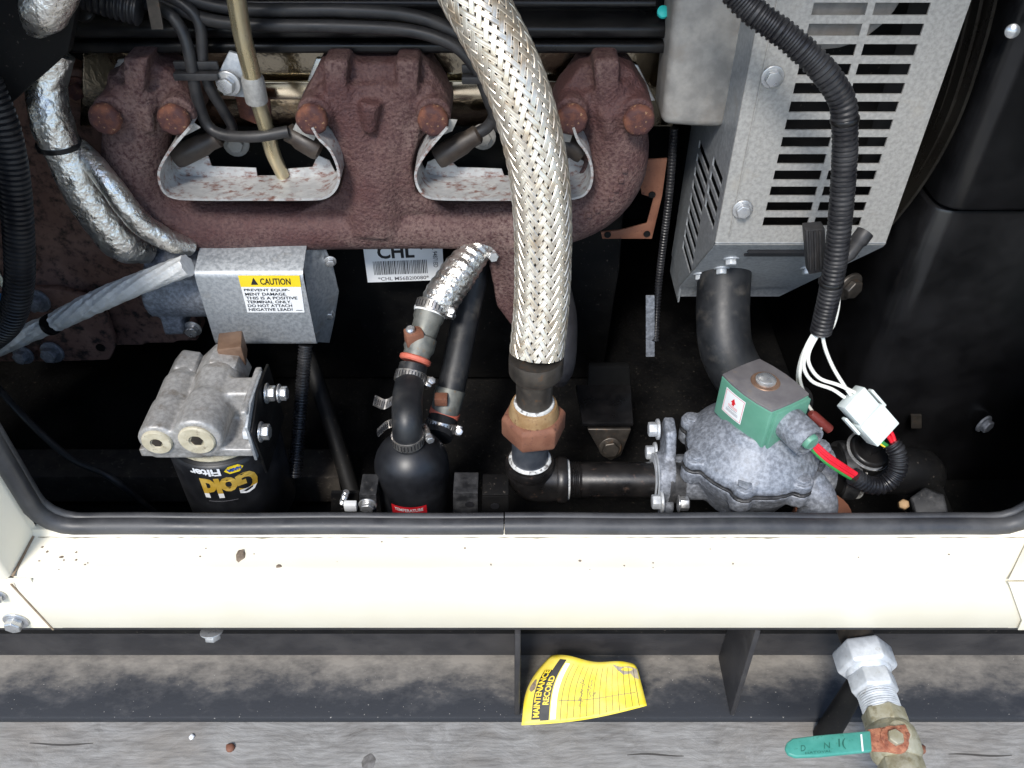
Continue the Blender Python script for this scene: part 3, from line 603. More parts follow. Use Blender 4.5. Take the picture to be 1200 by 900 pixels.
b = MB(); b.box(W(3, 350, .33), (.018, .012, .008)); b.build('plug', bluep, cn, bevel=.0015)
b = MB(); b.tube([W(-6, 316, .33), W(6, 338, .33)], .003, n=8); b.build('lead', tagw, cn)
# ------------------------------------------------------------------ starter with caution label
st = thing('starter_motor', 'grey starter motor under the left end of manifold', 'starter motor', W(205, 395, .36))
b = MB()
A = W(178, 338, .36); B = V((W(300, 350, .36).x, A.y, A.z)); b.cyl(A, B, .034, n=32)
A2 = A + V((.012, -.005, .042)); b.cyl(A2, A2 + V((.09, 0, 0)), .022, n=28)
b.prism([W(176, 318, .335), W(196, 318, .335), W(216, 392, .335), W(192, 394, .335)], (0, .035, 0))
b.cast('casting', alu, st, .003, 3)
place(hb(.008, .008, .011, zinc), 'bolt', st, W(226, 385, .345), (0, -1, 0), 1, 0)
sb = thing('starter_shield', 'folded galvanised shield box with caution label under manifold', 'shield box', W(300, 402, .32))
xl, xr = W(228, 322, .30).x, W(355, 322, .30).x
zb, zm = W(300, 402, .30).z, W(300, 322, .30).z
prf = [(.345, zb - .002), (.303, zb - .002), (.3004, zb), (.2998, zb + .004), (.2998, zm - .004), (.3008, zm), (.304, zm + .003), (.345, zm + .018), (.40, zm + .02)]
b = MB(); b.strip([(xl, y, z) for y, z in prf], (xr - xl, 0, 0), .0018); b.build('cover', galv, sb, smooth=50)
b = MB(); b.prism([W(352, 284, .345), W(380, 288, .35), W(390, 312, .35), W(397, 342, .35), W(392, 374, .35), W(386, 402, .35), (W(370, 401, .315)), W(360, 345, .302)], (0, .002, 0)); b.build('end_plate', galv, sb, bevel=.0006)
for px, py in ((387, 306), (386, 368)): place(hb(.005, .005, .007, zinc), 'bolt', sb, W(px, py, .347), (.2, -1, 0), 1, 0)
lb = [W(279, 322.5, .2985), W(351, 322.5, .2985), W(357, 366, .2985), W(290, 366, .2985)]
b = MB(); b.prism(lb, (0, -.0003, 0)); L1 = b.build('caution_label', paper, sb, smooth=0)
S = bilin(lb[3], lb[2], lb[1], lb[0], .0006)
flat('yellow_band', cyel, L1, S, *quad(.0, .70, 1, 1)); S = bilin(lb[3], lb[2], lb[1], lb[0], .0009)
printed(L1, S, 'CAUTION', .34, .76, .84, .93, ink, off=.02)
flat('warning_sign', ink, L1, S, [(.18, .76), (.30, .76), (.24, .95)], [(0, 1, 2)])
for k, (tx, u1) in enumerate((('PREVENT EQUIP-', .80), ('MENT DAMAGE.', .74), ('THIS IS A POSITIVE', .91), ('TERMINAL ONLY.', .80), ('DO NOT ATTACH', .80), ('NEGATIVE LEAD!', .80))):
    v1 = .655 - k * .105; printed(L1, S, tx, .04, v1 - .078, u1, v1, ink, off=.012)
flat('print_mark', ink, L1, S, *quad(.86, .06, .97, .075))
# engine label with bar code
el = thing('engine_label', 'white bar code label reading CHL on block below manifold', 'label', W(475, 330, .43))
lc = [W(425, 287, .405), W(518, 283, .405), W(521, 328, .405), W(431, 331, .405)]
b = MB(); b.prism(lc, (0, .0008, 0)); b.build('card', paper, el, smooth=0)
S = bilin(lc[3], lc[2], lc[1], lc[0], .0004)
printed(el, S, 'CHL', .17, .62, .64, .97, ink, off=.03); printed(el, S, '.', .72, .82, .745, .86, ink)
u = .10; rnd = random.Random(4)
while u < .78:
    ww = rnd.choice((.006, .009, .014)); flat('bar', ink, el, S, *quad(u, .20, u + ww, .56)); u += ww + rnd.choice((.006, .009, .012))
printed(el, S, '*CHL M56B2I0080*', .14, .04, .80, .14, greyink, off=.01)
def rot90(vs): return [(-y, x) for x, y in vs]
vs, fs = textpts('HL 94871ED', 1, .01, 1, 'LEFT'); vs = [(y, -x) for x, y in vs]; flat('lettering', greyink, el, S, fit(vs, .87, .35, .93, .93), fs)
# ------------------------------------------------------------------ oil filter
hx1, hx2 = -.359, -.318; hz = .056
fh = thing('oil_filter_housing', 'cast grey oil filter housing with two bored tubes at left', 'filter housing', (-.33, .19, .02))
b = MB()
b.lathe((hx1, .128, hz), (0, 1, 0), [(.0200, 0), (.0200, .045), (.0185, .050), (.0195, .085), (.0170, .09), (.0165, .10)], 24)
b.lathe((hx2, .128, hz + .003), (0, 1, 0), [(.0250, 0), (.0250, .050), (.0225, .056), (.0255, .085), (.0235, .095)], 24)
b.prism([(-.383, .130, .030), (-.266, .130, .030), (-.264, .205, .030), (-.36, .225, .030), (-.384, .20, .030)], (0, 0, .012))
b.box((-.345, .160, .043), (.05, .06, .03)); b.box((-.282, .19, .055), (.035, .028, .045)); b.box((-.268, .172, .058), (.008, .07, .062))
b.cast('casting', fhead, fh, .0024, 3)
b = MB(); b.hexa((hx1, .222, hz), (0, 1, 0), .019, .032, .2); b.build('hex_port', fhead, fh, bevel=.001)
b = MB(); b.hexa((hx2, .218, hz + .003), (0, 1, .0), .027, .034, .3); b.build('hex_port', fhead, fh, bevel=.001)
for x, r, z in ((hx1, .0155, hz), (hx2, .0185, hz + .003)):
    b = MB(); b.lathe((x, .1282, z), (0, -1, 0), [(r, 0), (r, .002), (r * .93, .0035), (r * .42, .0036), (r * .38, .0015), (.0001, .0015)], 28); pl = b.build('plug', creamplug, fh)
    b = MB(); b.lathe((x, .1262, z), (0, -1, 0), [(r * .34, 0), (r * .34, .0008)], 6); b.build('hex_socket', steeld, pl)
b = MB(); q = W(272, 408, .25); b.box(q + V((0, 0, -.002)), (.026, .03, .028), Matrix.Rotation(.2, 3, 'Z')); b.build('brass_fitting', brownp, fh, bevel=.002)
of = thing('oil_filter', 'black canister oil filter with upside down gold lettering', 'oil filter', (-.317, .182, -.12))
CX, CY, CR = -.321, .192, .060
b = MB(); b.lathe((CX, CY, -.12), Z3, [(.044, 0), (.053, .004), (CR, .014), (CR, .125), (.0580, .1285), (.0565, .1300), (.0560, .1285), (.0535, .1300), (.050, .1325)], 48); b.build('can', tankm, of)
b = MB(); b.lathe((CX, CY, .011), Z3, [(.0515, 0), (.0535, .003), (.0530, .008), (.046, .010)], 40); b.build('rim', creamplug, of)
b = MB(); b.lathe((CX, CY, .0205), Z3, [(.0480, 0), (.0480, .004)], 40); b.build('gasket', redring, of)
def can(u, v):
    """u: metres round the can to the right as seen, v: height"""
    th = u / CR; return V((CX + (CR + .0004) * math.sin(th), CY - (CR + .0004) * math.cos(th), v))
def can2(u, v):
    th = u / CR; return V((CX + (CR + .0007) * math.sin(th), CY - (CR + .0007) * math.cos(th), v))
def upside(vs): return [(-x, -y) for x, y in vs]
vs, fs = textpts('Gold', 1, .045, .93, 'LEFT')
vs = fit(upside(vs), -.013, -.037, .047, -.005)
def split(vs, fs, v0):
    bm = bmesh.new(); B = [bm.verts.new((x, y, 0)) for x, y in vs]
    for f in fs:
        try: bm.faces.new([B[i] for i in f])
        except ValueError: pass
    bmesh.ops.bisect_plane(bm, geom=bm.verts[:] + bm.edges[:] + bm.faces[:], plane_co=(0, v0, 0), plane_no=(0, 1, 0))
    bm.verts.index_update(); out = ([(v.co.x, v.co.y) for v in bm.verts], [], [])
    for f in bm.faces: out[1 if f.calc_center_median().y > v0 else 2].append(tuple(v.index for v in f.verts))
    bm.free(); return out
pv, hi_, lo_ = split(vs, fs, -.0295)
flat('gold_lettering', goldink, of, can, pv, hi_); flat('white_lettering', paper, of, can, pv, lo_)
vs, fs = textpts('Filter', 1, .03, .95, 'LEFT'); flat('white_lettering', paper, of, can, fit(upside(vs), -.021, -.0015, .012, .0095), fs)
hexv = [(.026 + .009 * math.cos(k * math.pi / 3 + 0) * 1.15, .004 + .0062 * math.sin(k * math.pi / 3)) for k in range(6)]
flat('badge', cyel, of, can, hexv, [tuple(range(6))]); vs, fs = textpts('NAPA', 1, .06, 1, 'LEFT'); flat('badge_lettering', blueink, of, can2, fit(upside(vs), .0185, .0015, .0335, .0065), fs)
flat('white_line', greyink, of, can, *quad(-.011, -.0425, .021, -.0415, 10))
bk = thing('filter_bracket', 'black plate bracket with zinc bolts right of oil filter', 'bracket', (-.262, .17, -.10))
b = MB(); b.prism([(-.2625, .127, .070), (-.2625, .17, .088), (-.2625, .215, .085), (-.2625, .22, .0), (-.2625, .135, .0)], (.003, 0, 0)); b.build('plate', blackm, bk, bevel=.0008)
b = MB(); b.strip([(-.2642, .126, .03), (-.2642, .126, .078), (-.2642, .150, .088)], (0, .05, 0), .003); b.build('flange', galv, bk, bevel=.0006)
bz = hb(.0085, .008, .011, zinc, .002)
for py, px, n in ((461, 312, 2), (506, 305, 1)):
    q = WX(px, py, -.2585)
    for k in range(n): place(bz, 'bolt', bk, q + V((.013 * k, 0, 0)), (1, 0, 0), 1 - .08 * k, .2 + k)
    place(hb(.0075, .007, .010, galvp, .002), 'nut', bk, q + V((-.0075, -.001, -.001)), (-1, 0, 0), 1, .4)
# ------------------------------------------------------------------ coolant hose and heater tank
clampm = mat('clamp_band', (.42, .40, .38), .3, .9, (.55, .53, .50), scale=90)
def clamp(parent, p, axis, r, sdir, tail=None, wd=.0115):
    u, ww, a = frame(axis); p = V(p) - a * wd / 2
    b = MB(); b.lathe(p, a, [(r, 0), (r + .0013, .0004), (r + .0013, wd - .0004), (r, wd)], 36); c = b.build('hose_clamp', clampm, parent)
    b = MB(); n = 30
    for k in range(n):
        t = 2 * math.pi * k / n; d = u * math.cos(t) + ww * math.sin(t); tt = a.cross(d)
        m = Matrix((tt, d, a)).transposed()
        b.box(p + a * wd / 2 + d * (r + .0012), (.0011, .0006, wd * .62), m)
    b.build('slots', ink, c)
    d = V(sdir); d = (d - a * d.dot(a)).normalized(); tt = a.cross(d).normalized()
    q = p + a * wd / 2 + d * (r + .004)
    b = MB(); b.box(q, (.014, .007, wd * 1.05), Matrix((tt, d, a)).transposed()); b.build('screw_housing', clampm, c, bevel=.0012)
    b = MB(); b.hexa(q + tt * .006 + d * .001, tt, .0047, .008); b.cyl(q - tt * .006 + d * .001, q - tt * .012 + d * .001, .003); b.build('screw', zinc, c, bevel=.0004)
    if tail:
        b = MB(); b.strip(crom([V(x) for x in tail], 12), a * wd, .0009); tl = b.build('band_tail', clampm, c)
        b = MB(); T = crom([V(x) for x in tail], 9)
        for x in T[1:]: b.box(x + a * wd / 2, (.0013, .0026, wd * .6), Matrix((V((1, 0, 0)), V((0, 1, 0)), a)).transposed())
        b.build('slots', ink, tl)
    return c
ch = thing('coolant_hose', 'foil wrapped coolant hose with clamps and drain fitting above black tank', 'coolant hose', W(480, 520, .17))
P1 = [W(572, 276, .355), W(556, 296, .34), W(540, 317, .325), W(523, 341, .31), W(508, 364, .295)]
def folds(s, th, p): return .0005 * math.sin(s * 700 + 2.2 * math.sin(th + s * 30)) + .0016 * mnoise.noise(p * 60)
b = MB(); b.tube(P1, [.015, .0180, .0205, .0215, .0190], n=40, step=.0017, rfun=folds); b.build('foil', foil, ch)
b = MB(); b.tube([W(573, 286, .345), W(583, 302, .335)], [.003, .003], n=8); b.hexa(W(577, 300, .335), (.3, -1, .3), .006, .006); b.build('end_screw', zinc, ch)
A = W(504, 366, .293); B = W(484, 430, .245); ax = (B - A).normalized()
b = MB(); b.lathe(A - ax * .012, ax, [(.0175, 0), (.0175, .020), (.0155, .024), (.0150, .040), (.0170, .042), (.0175, .056), (.0155, .060), (.0150, (B - A).length)], 32); b.build('fitting', greyfit, ch)
b = MB(); b.lathe(A - ax * .004, ax, [(.0185, 0), (.0190, .003), (.0182, .006)], 32); b.build('hose_end', paper, ch)
q = A + ax * .024; sd_ = V((-.55, -.8, .25)); b = MB(); b.box(q + sd_ * .017, (.020, .016, .018), Matrix.Rotation(.35, 3, 'Z')); d_ = b.build('drain_cock', rustnut, ch, bevel=.002)
b = MB(); b.lathe(q + V((-.012, -.014, .011)), (-.1, -.3, 1), [(.005, 0), (.005, .007), (.003, .009)], 12); b.build('stem', zinc, d_)
b = MB(); b.lathe(B - ax * .012, ax, [(.0162, 0), (.0180, .0015), (.0180, .005), (.0162, .0065)], 32); b.build('red_sealant_ring', redring, ch)
clamp(ch, W(507, 361, .296), ax, .0185, (1, -.3, -.2))
P2 = [B + ax * -.002, W(481, 445, .232), W(477.5, 465, .205), W(477, 488, .178), W(477.5, 506, .168), W(478, 520, .168)]
b = MB(); b.tube(P2, [.0158, .0162, .0165, .0165, .0160, .0160], n=32, step=.003); b.build('elbow_hose', hosem, ch)
clamp(ch, W(481, 443, .234), P2[1] - P2[0], .0164, (1, .1, -.4), [W(464, 462, .20), W(452, 468, .20), W(440, 463, .19)])
clamp(ch, W(478, 513, .168), (0, 0, -1), .0164, (1, .4, 0), [W(462, 490, .175), W(452, 494, .172), W(442, 503, .17)])
q = W(536, 372, .255)
b = MB(); A2, B2 = W(524, 372, .27), W(531, 380, .265)
b.single if False else None
tk = thing('heater_tank', 'satin black domed heater tank with red label behind seal', 'tank', (W(484, 560, .17).x, .17, -.15))
TX = W(484, 560, .17).x; TY = .172; TR = .0415; zt = W(480, 518, .168).z + .002
prf = [(.038, 0), (TR, .006), (TR, zt + .15 - .042)]
for k in range(1, 9): a = math.pi / 2 * k / 9; prf.append((TR * math.cos(a), zt + .15 - .042 + .040 * math.sin(a)))
prf += [(.0165, zt + .15 + .0005), (.0165, zt + .15 + .006)]
b = MB(); b.lathe((TX, TY, -.15), Z3, prf, 48); b.build('tank', tankm, tk)
def tanks(r): return lambda u, v: V((TX + (TR + r) * math.sin(u / TR), TY - (TR + r) * math.cos(u / TR), v))
zl = W(480, 594, .131).z
flat('red_label', redink, tk, tanks(.0004), *quad(-.022, zl - .016, .018, zl, 14))
vs, fs = textpts('TEMPERATURE', 1, .02, 1, 'LEFT'); flat('lettering', paper, tk, tanks(.0007), fit(vs, -.018, zl - .0078, .014, zl - .0028), fs)
h4 = thing('rear_hose', 'dark hose dropping behind the black tank with brown fitting', 'coolant hose', W(512, 520, .21))
b = MB(); b.tube([W(560, 300, .38), W(548, 360, .34), W(536, 420, .29), W(528, 458, .26)], .0165, n=24); b.build('hose', hosem, h4)
b = MB(); b.tube([W(528, 456, .262), W(520, 488, .24)], [.018, .0165], n=24); b.build('fitting', greyfit, h4)
b = MB(); b.box(W(517, 468, .238), (.015, .012, .012)); b.build('drain_cock', rustnut, h4, bevel=.0015)
b = MB(); b.tube([W(520, 487, .242), W(513, 512, .215)], [.0172, .0168], n=24); b.build('lower_hose', hosem, h4)
b = MB(); b.tube([W(522, 481, .245), W(520, 487, .242)], [.0178, .0178], n=24); b.build('red_sealant_ring', redring, h4)
clamp(h4, W(517, 499, .229), V((-.02, -.05, -.06)), .0172, (1, -.2, -.3))
# brackets just behind the seal
def lbrk(name, lab, x0, x1, y0, y1, Y, m, hole=None, bolt=None):
    t = thing(name, lab, 'bracket', W((x0 + x1) / 2, y1, Y), 'small brackets behind the seal')
    b = MB(); b.prism([W(x0, y0, Y), W(x1, y0, Y), W(x1, y1 + 25, Y), W(x0, y1 + 25, Y)], (0, .004, 0)); b.prism([W(x0, y0, Y), W(x1, y0, Y), W(x1, y0, Y) + V((0, .03, 0)), W(x0, y0, Y) + V((0, .03, 0))], (0, 0, .003)); b.build('plate', m, t, bevel=.0008)
    if hole: b = MB(); b.lathe(W(*hole, Y - .0006), OUT, [(.0048, 0), (.0048, .0006)], 14); b.build('hole', ink, t)
    if bolt: place(hb(.0075, .006, .010, bolt[2], .002), 'bolt', t, W(bolt[0], bolt[1], Y), OUT, 1, .2)
brm = mat('bracket_grey', (.012, .0125, .014), .5, .2, (.07, .07, .072), scale=50, c3=(.11, .10, .09), scale3=200, lo3=.62, hi3=.7)
lbrk('tank_bracket', 'grey bracket with bolt left of black tank', 421, 441, 582, 604, .125, brm, None, (431, 591, zinc))
lbrk('tank_bracket', 'grey bracket with round hole right of black tank', 531, 560, 580, 604, .125, brm, (550, 591))
lbrk('tank_bracket', 'dark slotted bracket below the pipe elbow', 565, 596, 582, 604, .13, blackm, (580, 593))
ws = thing('clip_screw', 'white clip and small screw at seal left of black tank', 'clip', W(408, 604, .125))
b = MB(); b.box(W(411, 593, .125), (.014, .008, .011)); b.build('clip', paper, ws, bevel=.0015)
b = MB(); A, B = W(401, 590, .13), W(406, 576, .13); b.tube([A, B], .0032, n=12, step=.0008, rfun=lambda s, th, p: .0005 * math.sin(s * 3500)); b.build('screw', zinc, ws)
b = MB(); b.prism([W(388, 578, .14), W(420, 578, .14), W(420, 630, .14), W(388, 630, .14)], (0, .004, 0)); b.build('plate', blackm, ws)
b = MB(); b.tube([W(352, 395, .36), W(372, 450, .32), W(395, 520, .26), W(415, 585, .21)], .0105, n=16); b.single('drain_hose', blackm, 'thin dark hose slanting down between filter and tank', 'hose')
b = MB(); b.tube([W(358, 405, .30), W(352, 480, .26), W(345, 560, .20)], .0075, n=14, step=.0009, rfun=corr(.0038, .0007)); b.single('corrugated_conduit', loom, 'thin black corrugated conduit right of filter bracket', 'conduit')
# ------------------------------------------------------------------ braided fuel hose
bh_ = thing('braided_hose', 'stainless steel braided flexible fuel hose in front of manifold', 'flexible hose', W(628, 445, .165))
HP = [W(528, -60, .285), W(548, -15, .268), W(568, 22, .256), W(597, 80, .240), W(618, 140, .226), W(631, 200, .215), W(636, 260, .204), W(636, 320, .193), W(634, 365, .182), W(629, 414, .168)]
HR = .0262; n = 520; CP = crom(HP, n); FR = frames(CP); LEN = plen(HP); NS = 22; LEAD = .255
b = MB(); b.tube(HP, HR - .0030, n=24, step=.006); b.build('liner', mat('dark_liner', (.012, .010, .009), .7), bh_)
for sgn in (1, -1):
    for i in range(NS):
        vs = []; fs = []; jt = random.uniform(-.014, .014); jr = random.uniform(-.00015, .00015)
        for k in range(n + 1):
            s = LEN * k / n; ph = 2 * math.pi * s / LEAD; kk = NS * ph / math.pi
            m = (2 * i + kk) if sgn > 0 else (2 * i - kk)
            h = .00055 * math.cos(math.pi / 2 * m - math.pi / 4) * sgn
            th = 2 * math.pi * i / NS + sgn * ph + jt + .010 * math.sin(s * 37 + i * 2.1); hw = .00285 / HR
            for e, dr in ((-1, -.0004), (-.75, .0002), (-.5, -.00005), (-.25, .0003), (0, .0), (.25, .0003), (.5, -.00005), (.75, .0002), (1, -.0004)):
                t2 = th + e * hw; r = HR + h + dr + jr
                vs.append(CP[k] + (FR[k][0] * math.cos(t2) + FR[k][1] * math.sin(t2)) * r)
        for k in range(n):
            for e in range(8): a = k * 9 + e; fs.append((a, a + 1, a + 10, a + 9))
        b = MB(); b.add(vs, fs); b.build('strand', steelw, bh_, smooth=60)
# ferrule, union, nipple and elbow: one vertical run
UX = W(626, 470, .165).x; UY = .166
def zz(py): return W(626, py, .166).z
fe = MB(); fe.lathe((UX + .001, UY, zz(437)), Z3, [(.0255, 0), (.0272, .003), (.0272, .018), (.0268, .022), (.0266, .023)], 40); fe.build('ferrule', steeld, bh_)
fe = MB(); fe.lathe((UX, UY, zz(476)), Z3, [(.0188, 0), (.0188, zz(434) - zz(476))], 40); fe.build('neck', steeld, bh_)
un = thing('pipe_union', 'rusty hexagonal pipe union below the braided hose', 'pipe union', (UX, UY, zz(520)))
b = MB(); b.hexa((UX, UY, zz(507)), Z3, .0345, .030, .15, .16); b.build('union_nut', rustnut, un, bevel=.0015)
b = MB(); b.lathe((UX, UY, zz(507) + .028), Z3, [(.0265, 0), (.0265, .003), (.0250, .011), (.0235, .015), (.0205, .016)], 36); b.build('collar', tan, un)
b = MB(); b.lathe((UX, UY, zz(507) + .043), Z3, [(.0205, 0), (.0212, .001), (.0208, .003), (.0192, .004)], 30); b.build('thread_sealant', dope, un)
pe = thing('fuel_pipe', 'black iron elbow and horizontal pipe feeding the gas valve', 'pipe', W(700, 585, .166))
zp = W(700, 562, .166).z
b = MB(); b.lathe((UX - .003, UY, zz(541)), Z3, [(.0200, 0), (.0200, zz(505) - zz(541))], 36); b.build('nipple', galv if False else mat('blued_nipple', (.11, .125, .15), .4, .7, (.18, .19, .21), scale=50), pe)
b = MB(); b.lathe((UX - .003, UY, zz(539)), Z3, [(.0225, 0), (.0235, .0015), (.0222, .003), (.0205, .004)], 36); b.build('thread_sealant', dope, pe)
b = MB()
E0 = V((UX - .003, UY, zz(540))); b.lathe(E0, -Z3, [(.0262, 0), (.0275, .003), (.0270, .010), (.0255, .013)], 36)
ex = W(660, 562, .166).x
b.tube([E0 - V((0, 0, .006)), V((E0.x, UY, zp + .012)), V((E0.x + .010, UY, zp + .001)), V((ex, UY, zp))], [.0265, .0265, .0255, .0245], n=28)
b.lathe((ex - .008, UY, zp), (1, 0, 0), [(.0255, 0), (.0270, .002), (.0270, .010), (.0255, .012)], 32)
b.build('elbow', pipem, pe)
b = MB(); b.lathe((ex + .003, UY, zp), (1, 0, 0), [(.0225, 0), (.0235, .001), (.0222, .0035)], 32); b.build('thread_sealant', dope, pe)
xe = W(778, 562, .166).x
b = MB(); b.tube([V((ex, UY, zp)), V((ex + .02, UY, zp))], .0202, n=32, step=.0006, rfun=lambda s, th, p: .0005 * math.sin(s * 3300)); b.lathe((ex + .018, UY, zp), (1, 0, 0), [(.0196, 0), (.0200, .002), (.0200, xe - ex - .018)], 36); b.build('pipe', pipem, pe)
b = MB(); b.tube([V((xe - .012, UY, zp)), V((xe + .004, UY, zp))], .0222, n=32, step=.0006, rfun=lambda s, th, p: .0006 * math.sin(s * 2600)); b.build('thread', pipem, pe)
b = MB(); b.lathe((xe - .001, UY, zp), (1, 0, 0), [(.0215, 0), (.0240, .0015), (.0235, .004), (.0215, .005)], 36); b.build('thread_sealant', dope, pe)
b = MB(); b.tube([V((xe + .003, UY, zp)), V((xe + .020, UY, zp))], .0262, n=36, step=.002, rfun=lambda s, th, p: .0004 * math.sin(th * 30) + .0006 * mnoise.noise(p * 300)); b.build('coupling', brm, pe)
# ------------------------------------------------------------------ gas valve
vx, vy = .262, .170; vz = W(828, 552, .13).z
gv = thing('gas_valve', 'grey cast gas valve body with bolted lobed cover', 'gas valve', (vx, vy, vz - .08))
b = MB(); lobes = []
for k in range(7):
    a = R(-160 + k * 360 / 7); lobes.append((vx + .071 * math.cos(a), vy + .066 * math.sin(a)))
b.lathe((vx, vy, vz - .006), Z3, [(.071, 0), (.0715, .004), (.068, .010), (.056, .024), (.042, .036), (.036, .046)], 40)
for x, y in lobes: b.cyl((x, y, vz - .006), (x, y, vz + .004), .0125, n=16)
b.cast('cover', alu, gv, .0024, 3)
b = MB(); b.lathe((vx, vy, vz - .011), Z3, [(.0715, 0), (.0725, .004)], 40)
for x, y in lobes: b.cyl((x, y, vz - .011), (x, y, vz - .0075), .0135, n=16)
b.cast('gasket', brm, gv, .0022, 1)
b = MB(); b.lathe((vx, vy, vz - .075), Z3, [(.046, 0), (.054, .02), (.066, .045), (.071, .064)], 40)
for x, y in lobes: b.cyl((x, y, vz - .028), (x, y, vz - .011), .0125, n=16)
b.cyl((vx - .10, vy, zp), (vx, vy, zp), .026, n=28); b.cyl((vx + .04, vy + .01, zp), (vx + .115, vy + .01, zp), .026, n=28)
b.tube([(vx + .050, vy - .04, vz - .01), (vx + .066, vy - .055, vz - .035), (vx + .062, vy - .06, vz - .085)], [.017, .020, .022], n=18)
b.cast('body', alu, gv, .0026, 3)
for x, y in lobes: place(hb(.0078, .0028, .0088, alu, .001), 'bolt', gv, (x, y, vz + .0036), Z3, 1, x * 50)
# inlet flange
fx = vx - .092
b = MB(); b.prism([(fx, vy - .026, zp - .052), (fx, vy - .010, zp - .058), (fx, vy + .05, zp + .034), (fx, vy + .038, zp + .058), (fx, vy + .015, zp + .056), (fx, vy - .032, zp - .02)], (.012, 0, 0)); b.cyl((fx - .008, vy, zp), (fx + .012, vy, zp), .029, n=32); b.cast('inlet_flange', alu, gv, .0024, 2)
for k, dx in enumerate((-.0085, -.0115)): b = MB(); b.lathe((fx + dx, vy, zp), (1, 0, 0), [(.027 + k * -.001, 0), (.0285 - k * .001, .001), (.027 - k * .001, .002)], 36); b.build('gasket_ring', galvp, gv)
for px, py, Y in ((779, 503, .205), (775, 530, .20), (797, 588, .135)):
    q = W(px, py, Y); place(hb(.0085, .009, .012, galvp, .003), 'bolt', gv, V((fx - .004, q.y, q.z)), (-1, 0, 0), 1, px)
q = W(815, 590, .135); place(hb(.0085, .010, .010, zinc, .002), 'nut', gv, V((fx + .013, q.y, q.z)), (1, 0, 0), 1, .3)
# outlet to the right
ot = thing('outlet_pipe', 'black pipe and hex plug to the right of gas valve', 'pipe', (vx + .19, vy, zp - .04))
b = MB(); b.lathe((vx + .108, vy + .01, zp), (1, 0, .0), [(.033, 0), (.034, .003), (.034, .016), (.031, .018)], 32); b.build('coupling', brm, ot)
b = MB(); b.lathe((vx + .127, vy + .01, zp), (1, 0, 0), [(.030, 0), (.0325, .001), (.0325, .003), (.030, .004)], 32); b.build('thread_sealant', dope, ot)
b = MB(); b.tube([(vx + .10, vy + .01, zp), (vx + .19, vy + .01, zp), (vx + .215, vy + .02, zp - .02)], .0275, n=28); b.tube([(vx + .135, vy + .015, zp - .01), (vx + .135, vy + .010, zp + .030)], .025, n=28); b.tube([(vx + .20, vy - .02, zp - .01), (vx + .23, vy - .03, zp - .06)], .022, n=20); b.build('tee', blackm, ot)
q = V((vx + .135, vy + .010, zp + .031)); b = MB(); b.lathe(q, (.15, -.25, 1), [(.0240, 0), (.0252, .001), (.0252, .0022), (.0232, .003)], 36); b.build('ring', zinc, ot)
b = MB(); b.lathe(q, (.15, -.25, 1), [(.0225, 0), (.0225, .005), (.020, .008), (.012, .008)], 36); b.box(q + V((0, -.002, .013)), (.016, .016, .014), Matrix.Rotation(.5, 3, 'Z')); b.build('plug', black, ot, bevel=.0012)
b = MB(); b.hexa(W(1085, 596, .13), (-.3, -.5, 1), .020, .02); b.build('plug', aludust if False else brm, ot, bevel=.0015)
b = MB(); b.hexa(W(1058, 592, .12), (-.4, -.6, .8), .006, .022); b.build('brass_nipple', tan, ot, bevel=.0008)
b = MB(); b.lathe(W(965, 598, .12) + V((0, 0, -.02)), Z3, [(.03, 0), (.03, .02)], 24); b.single('rusty_pipe_end', rustnut, 'rusty brown pipe end low beside the gas valve foot', 'pipe')
# solenoid coil
zt2 = .097
A, Bc, Cc, Dc = [WZ(x, y, zt2) for x, y in ((846, 437.5), (905, 481), (949.5, 461), (890, 419))]
sc = thing('solenoid_coil', 'green solenoid coil box standing on the gas valve', 'solenoid', ((A + Cc) / 2) - V((0, 0, .047)))
def bulge(p, q, k):
    d = q - p; nn = V((d.y, -d.x, 0)).normalized(); return [p.lerp(q, t) + nn * k * 4 * t * (1 - t) for t in (.0, .25, .5, .75)]
poly = bulge(A, Bc, .004) + bulge(Bc, Cc, .001) + bulge(Cc, Dc, .004) + bulge(Dc, A, .001)
b = MB(); b.prism([p + V((0, 0, -.055)) for p in poly], (0, 0, .0525)); b.build('coil_housing', teal, sc, bevel=.002, seg=3)
cen = sum(poly, V()) / len(poly)
b = MB(); b.prism([cen + (p - cen) * .985 + V((0, 0, -.0036)) for p in poly], (0, 0, .0030)); b.build('top_plate', coiltop, sc, bevel=.0008)
uu = (Cc - Bc).normalized(); nv = V((uu.y, -uu.x, 0))
b = MB(); q = Bc + uu * .0045 + V((0, 0, -.0275)); b.prism([Bc + uu * .0042 + nv * -.002 + V((0, 0, -.054)), Bc + uu * .0042 + nv * .0040 + V((0, 0, -.054)), Cc - uu * .001 + nv * .0040 + V((0, 0, -.054)), Cc - uu * .001 - nv * .002 + V((0, 0, -.054))], (0, 0, .050)); b.build('side_plate', teal, sc, bevel=.001)
q = WZ(897, 447, zt2 - .0006)
b = MB(); b.lathe(q, Z3, [(.0150, 0), (.0142, .0008), (.010, .0012)], 24); b.build('rusty_washer', brownp, sc)
b = MB(); b.lathe(q + V((0, 0, .001)), Z3, [(.0105, 0), (.0105, .002), (.0085, .0028), (.0085, .004), (.006, .0052)], 24); b.build('nut', zinc, sc)
md = Bc.lerp(Cc, .52) + V((0, 0, -.026)); n2 = nv
b = MB(); b.lathe(md, n2 + V((0, 0, -.08)), [(.0175, 0), (.0175, .026), (.0168, .034), (.0140, .034), (.0138, .026), (.0002, .026)], 36); b.build('conduit_hub', alu, sc)
b = MB(); b.lathe(md + n2 * .022, n2 + V((0, 0, -.08)), [(.0085, 0), (.0085, .013), (.007, .015), (.0001, .015)], 24); b.build('bushing', teal, sc)
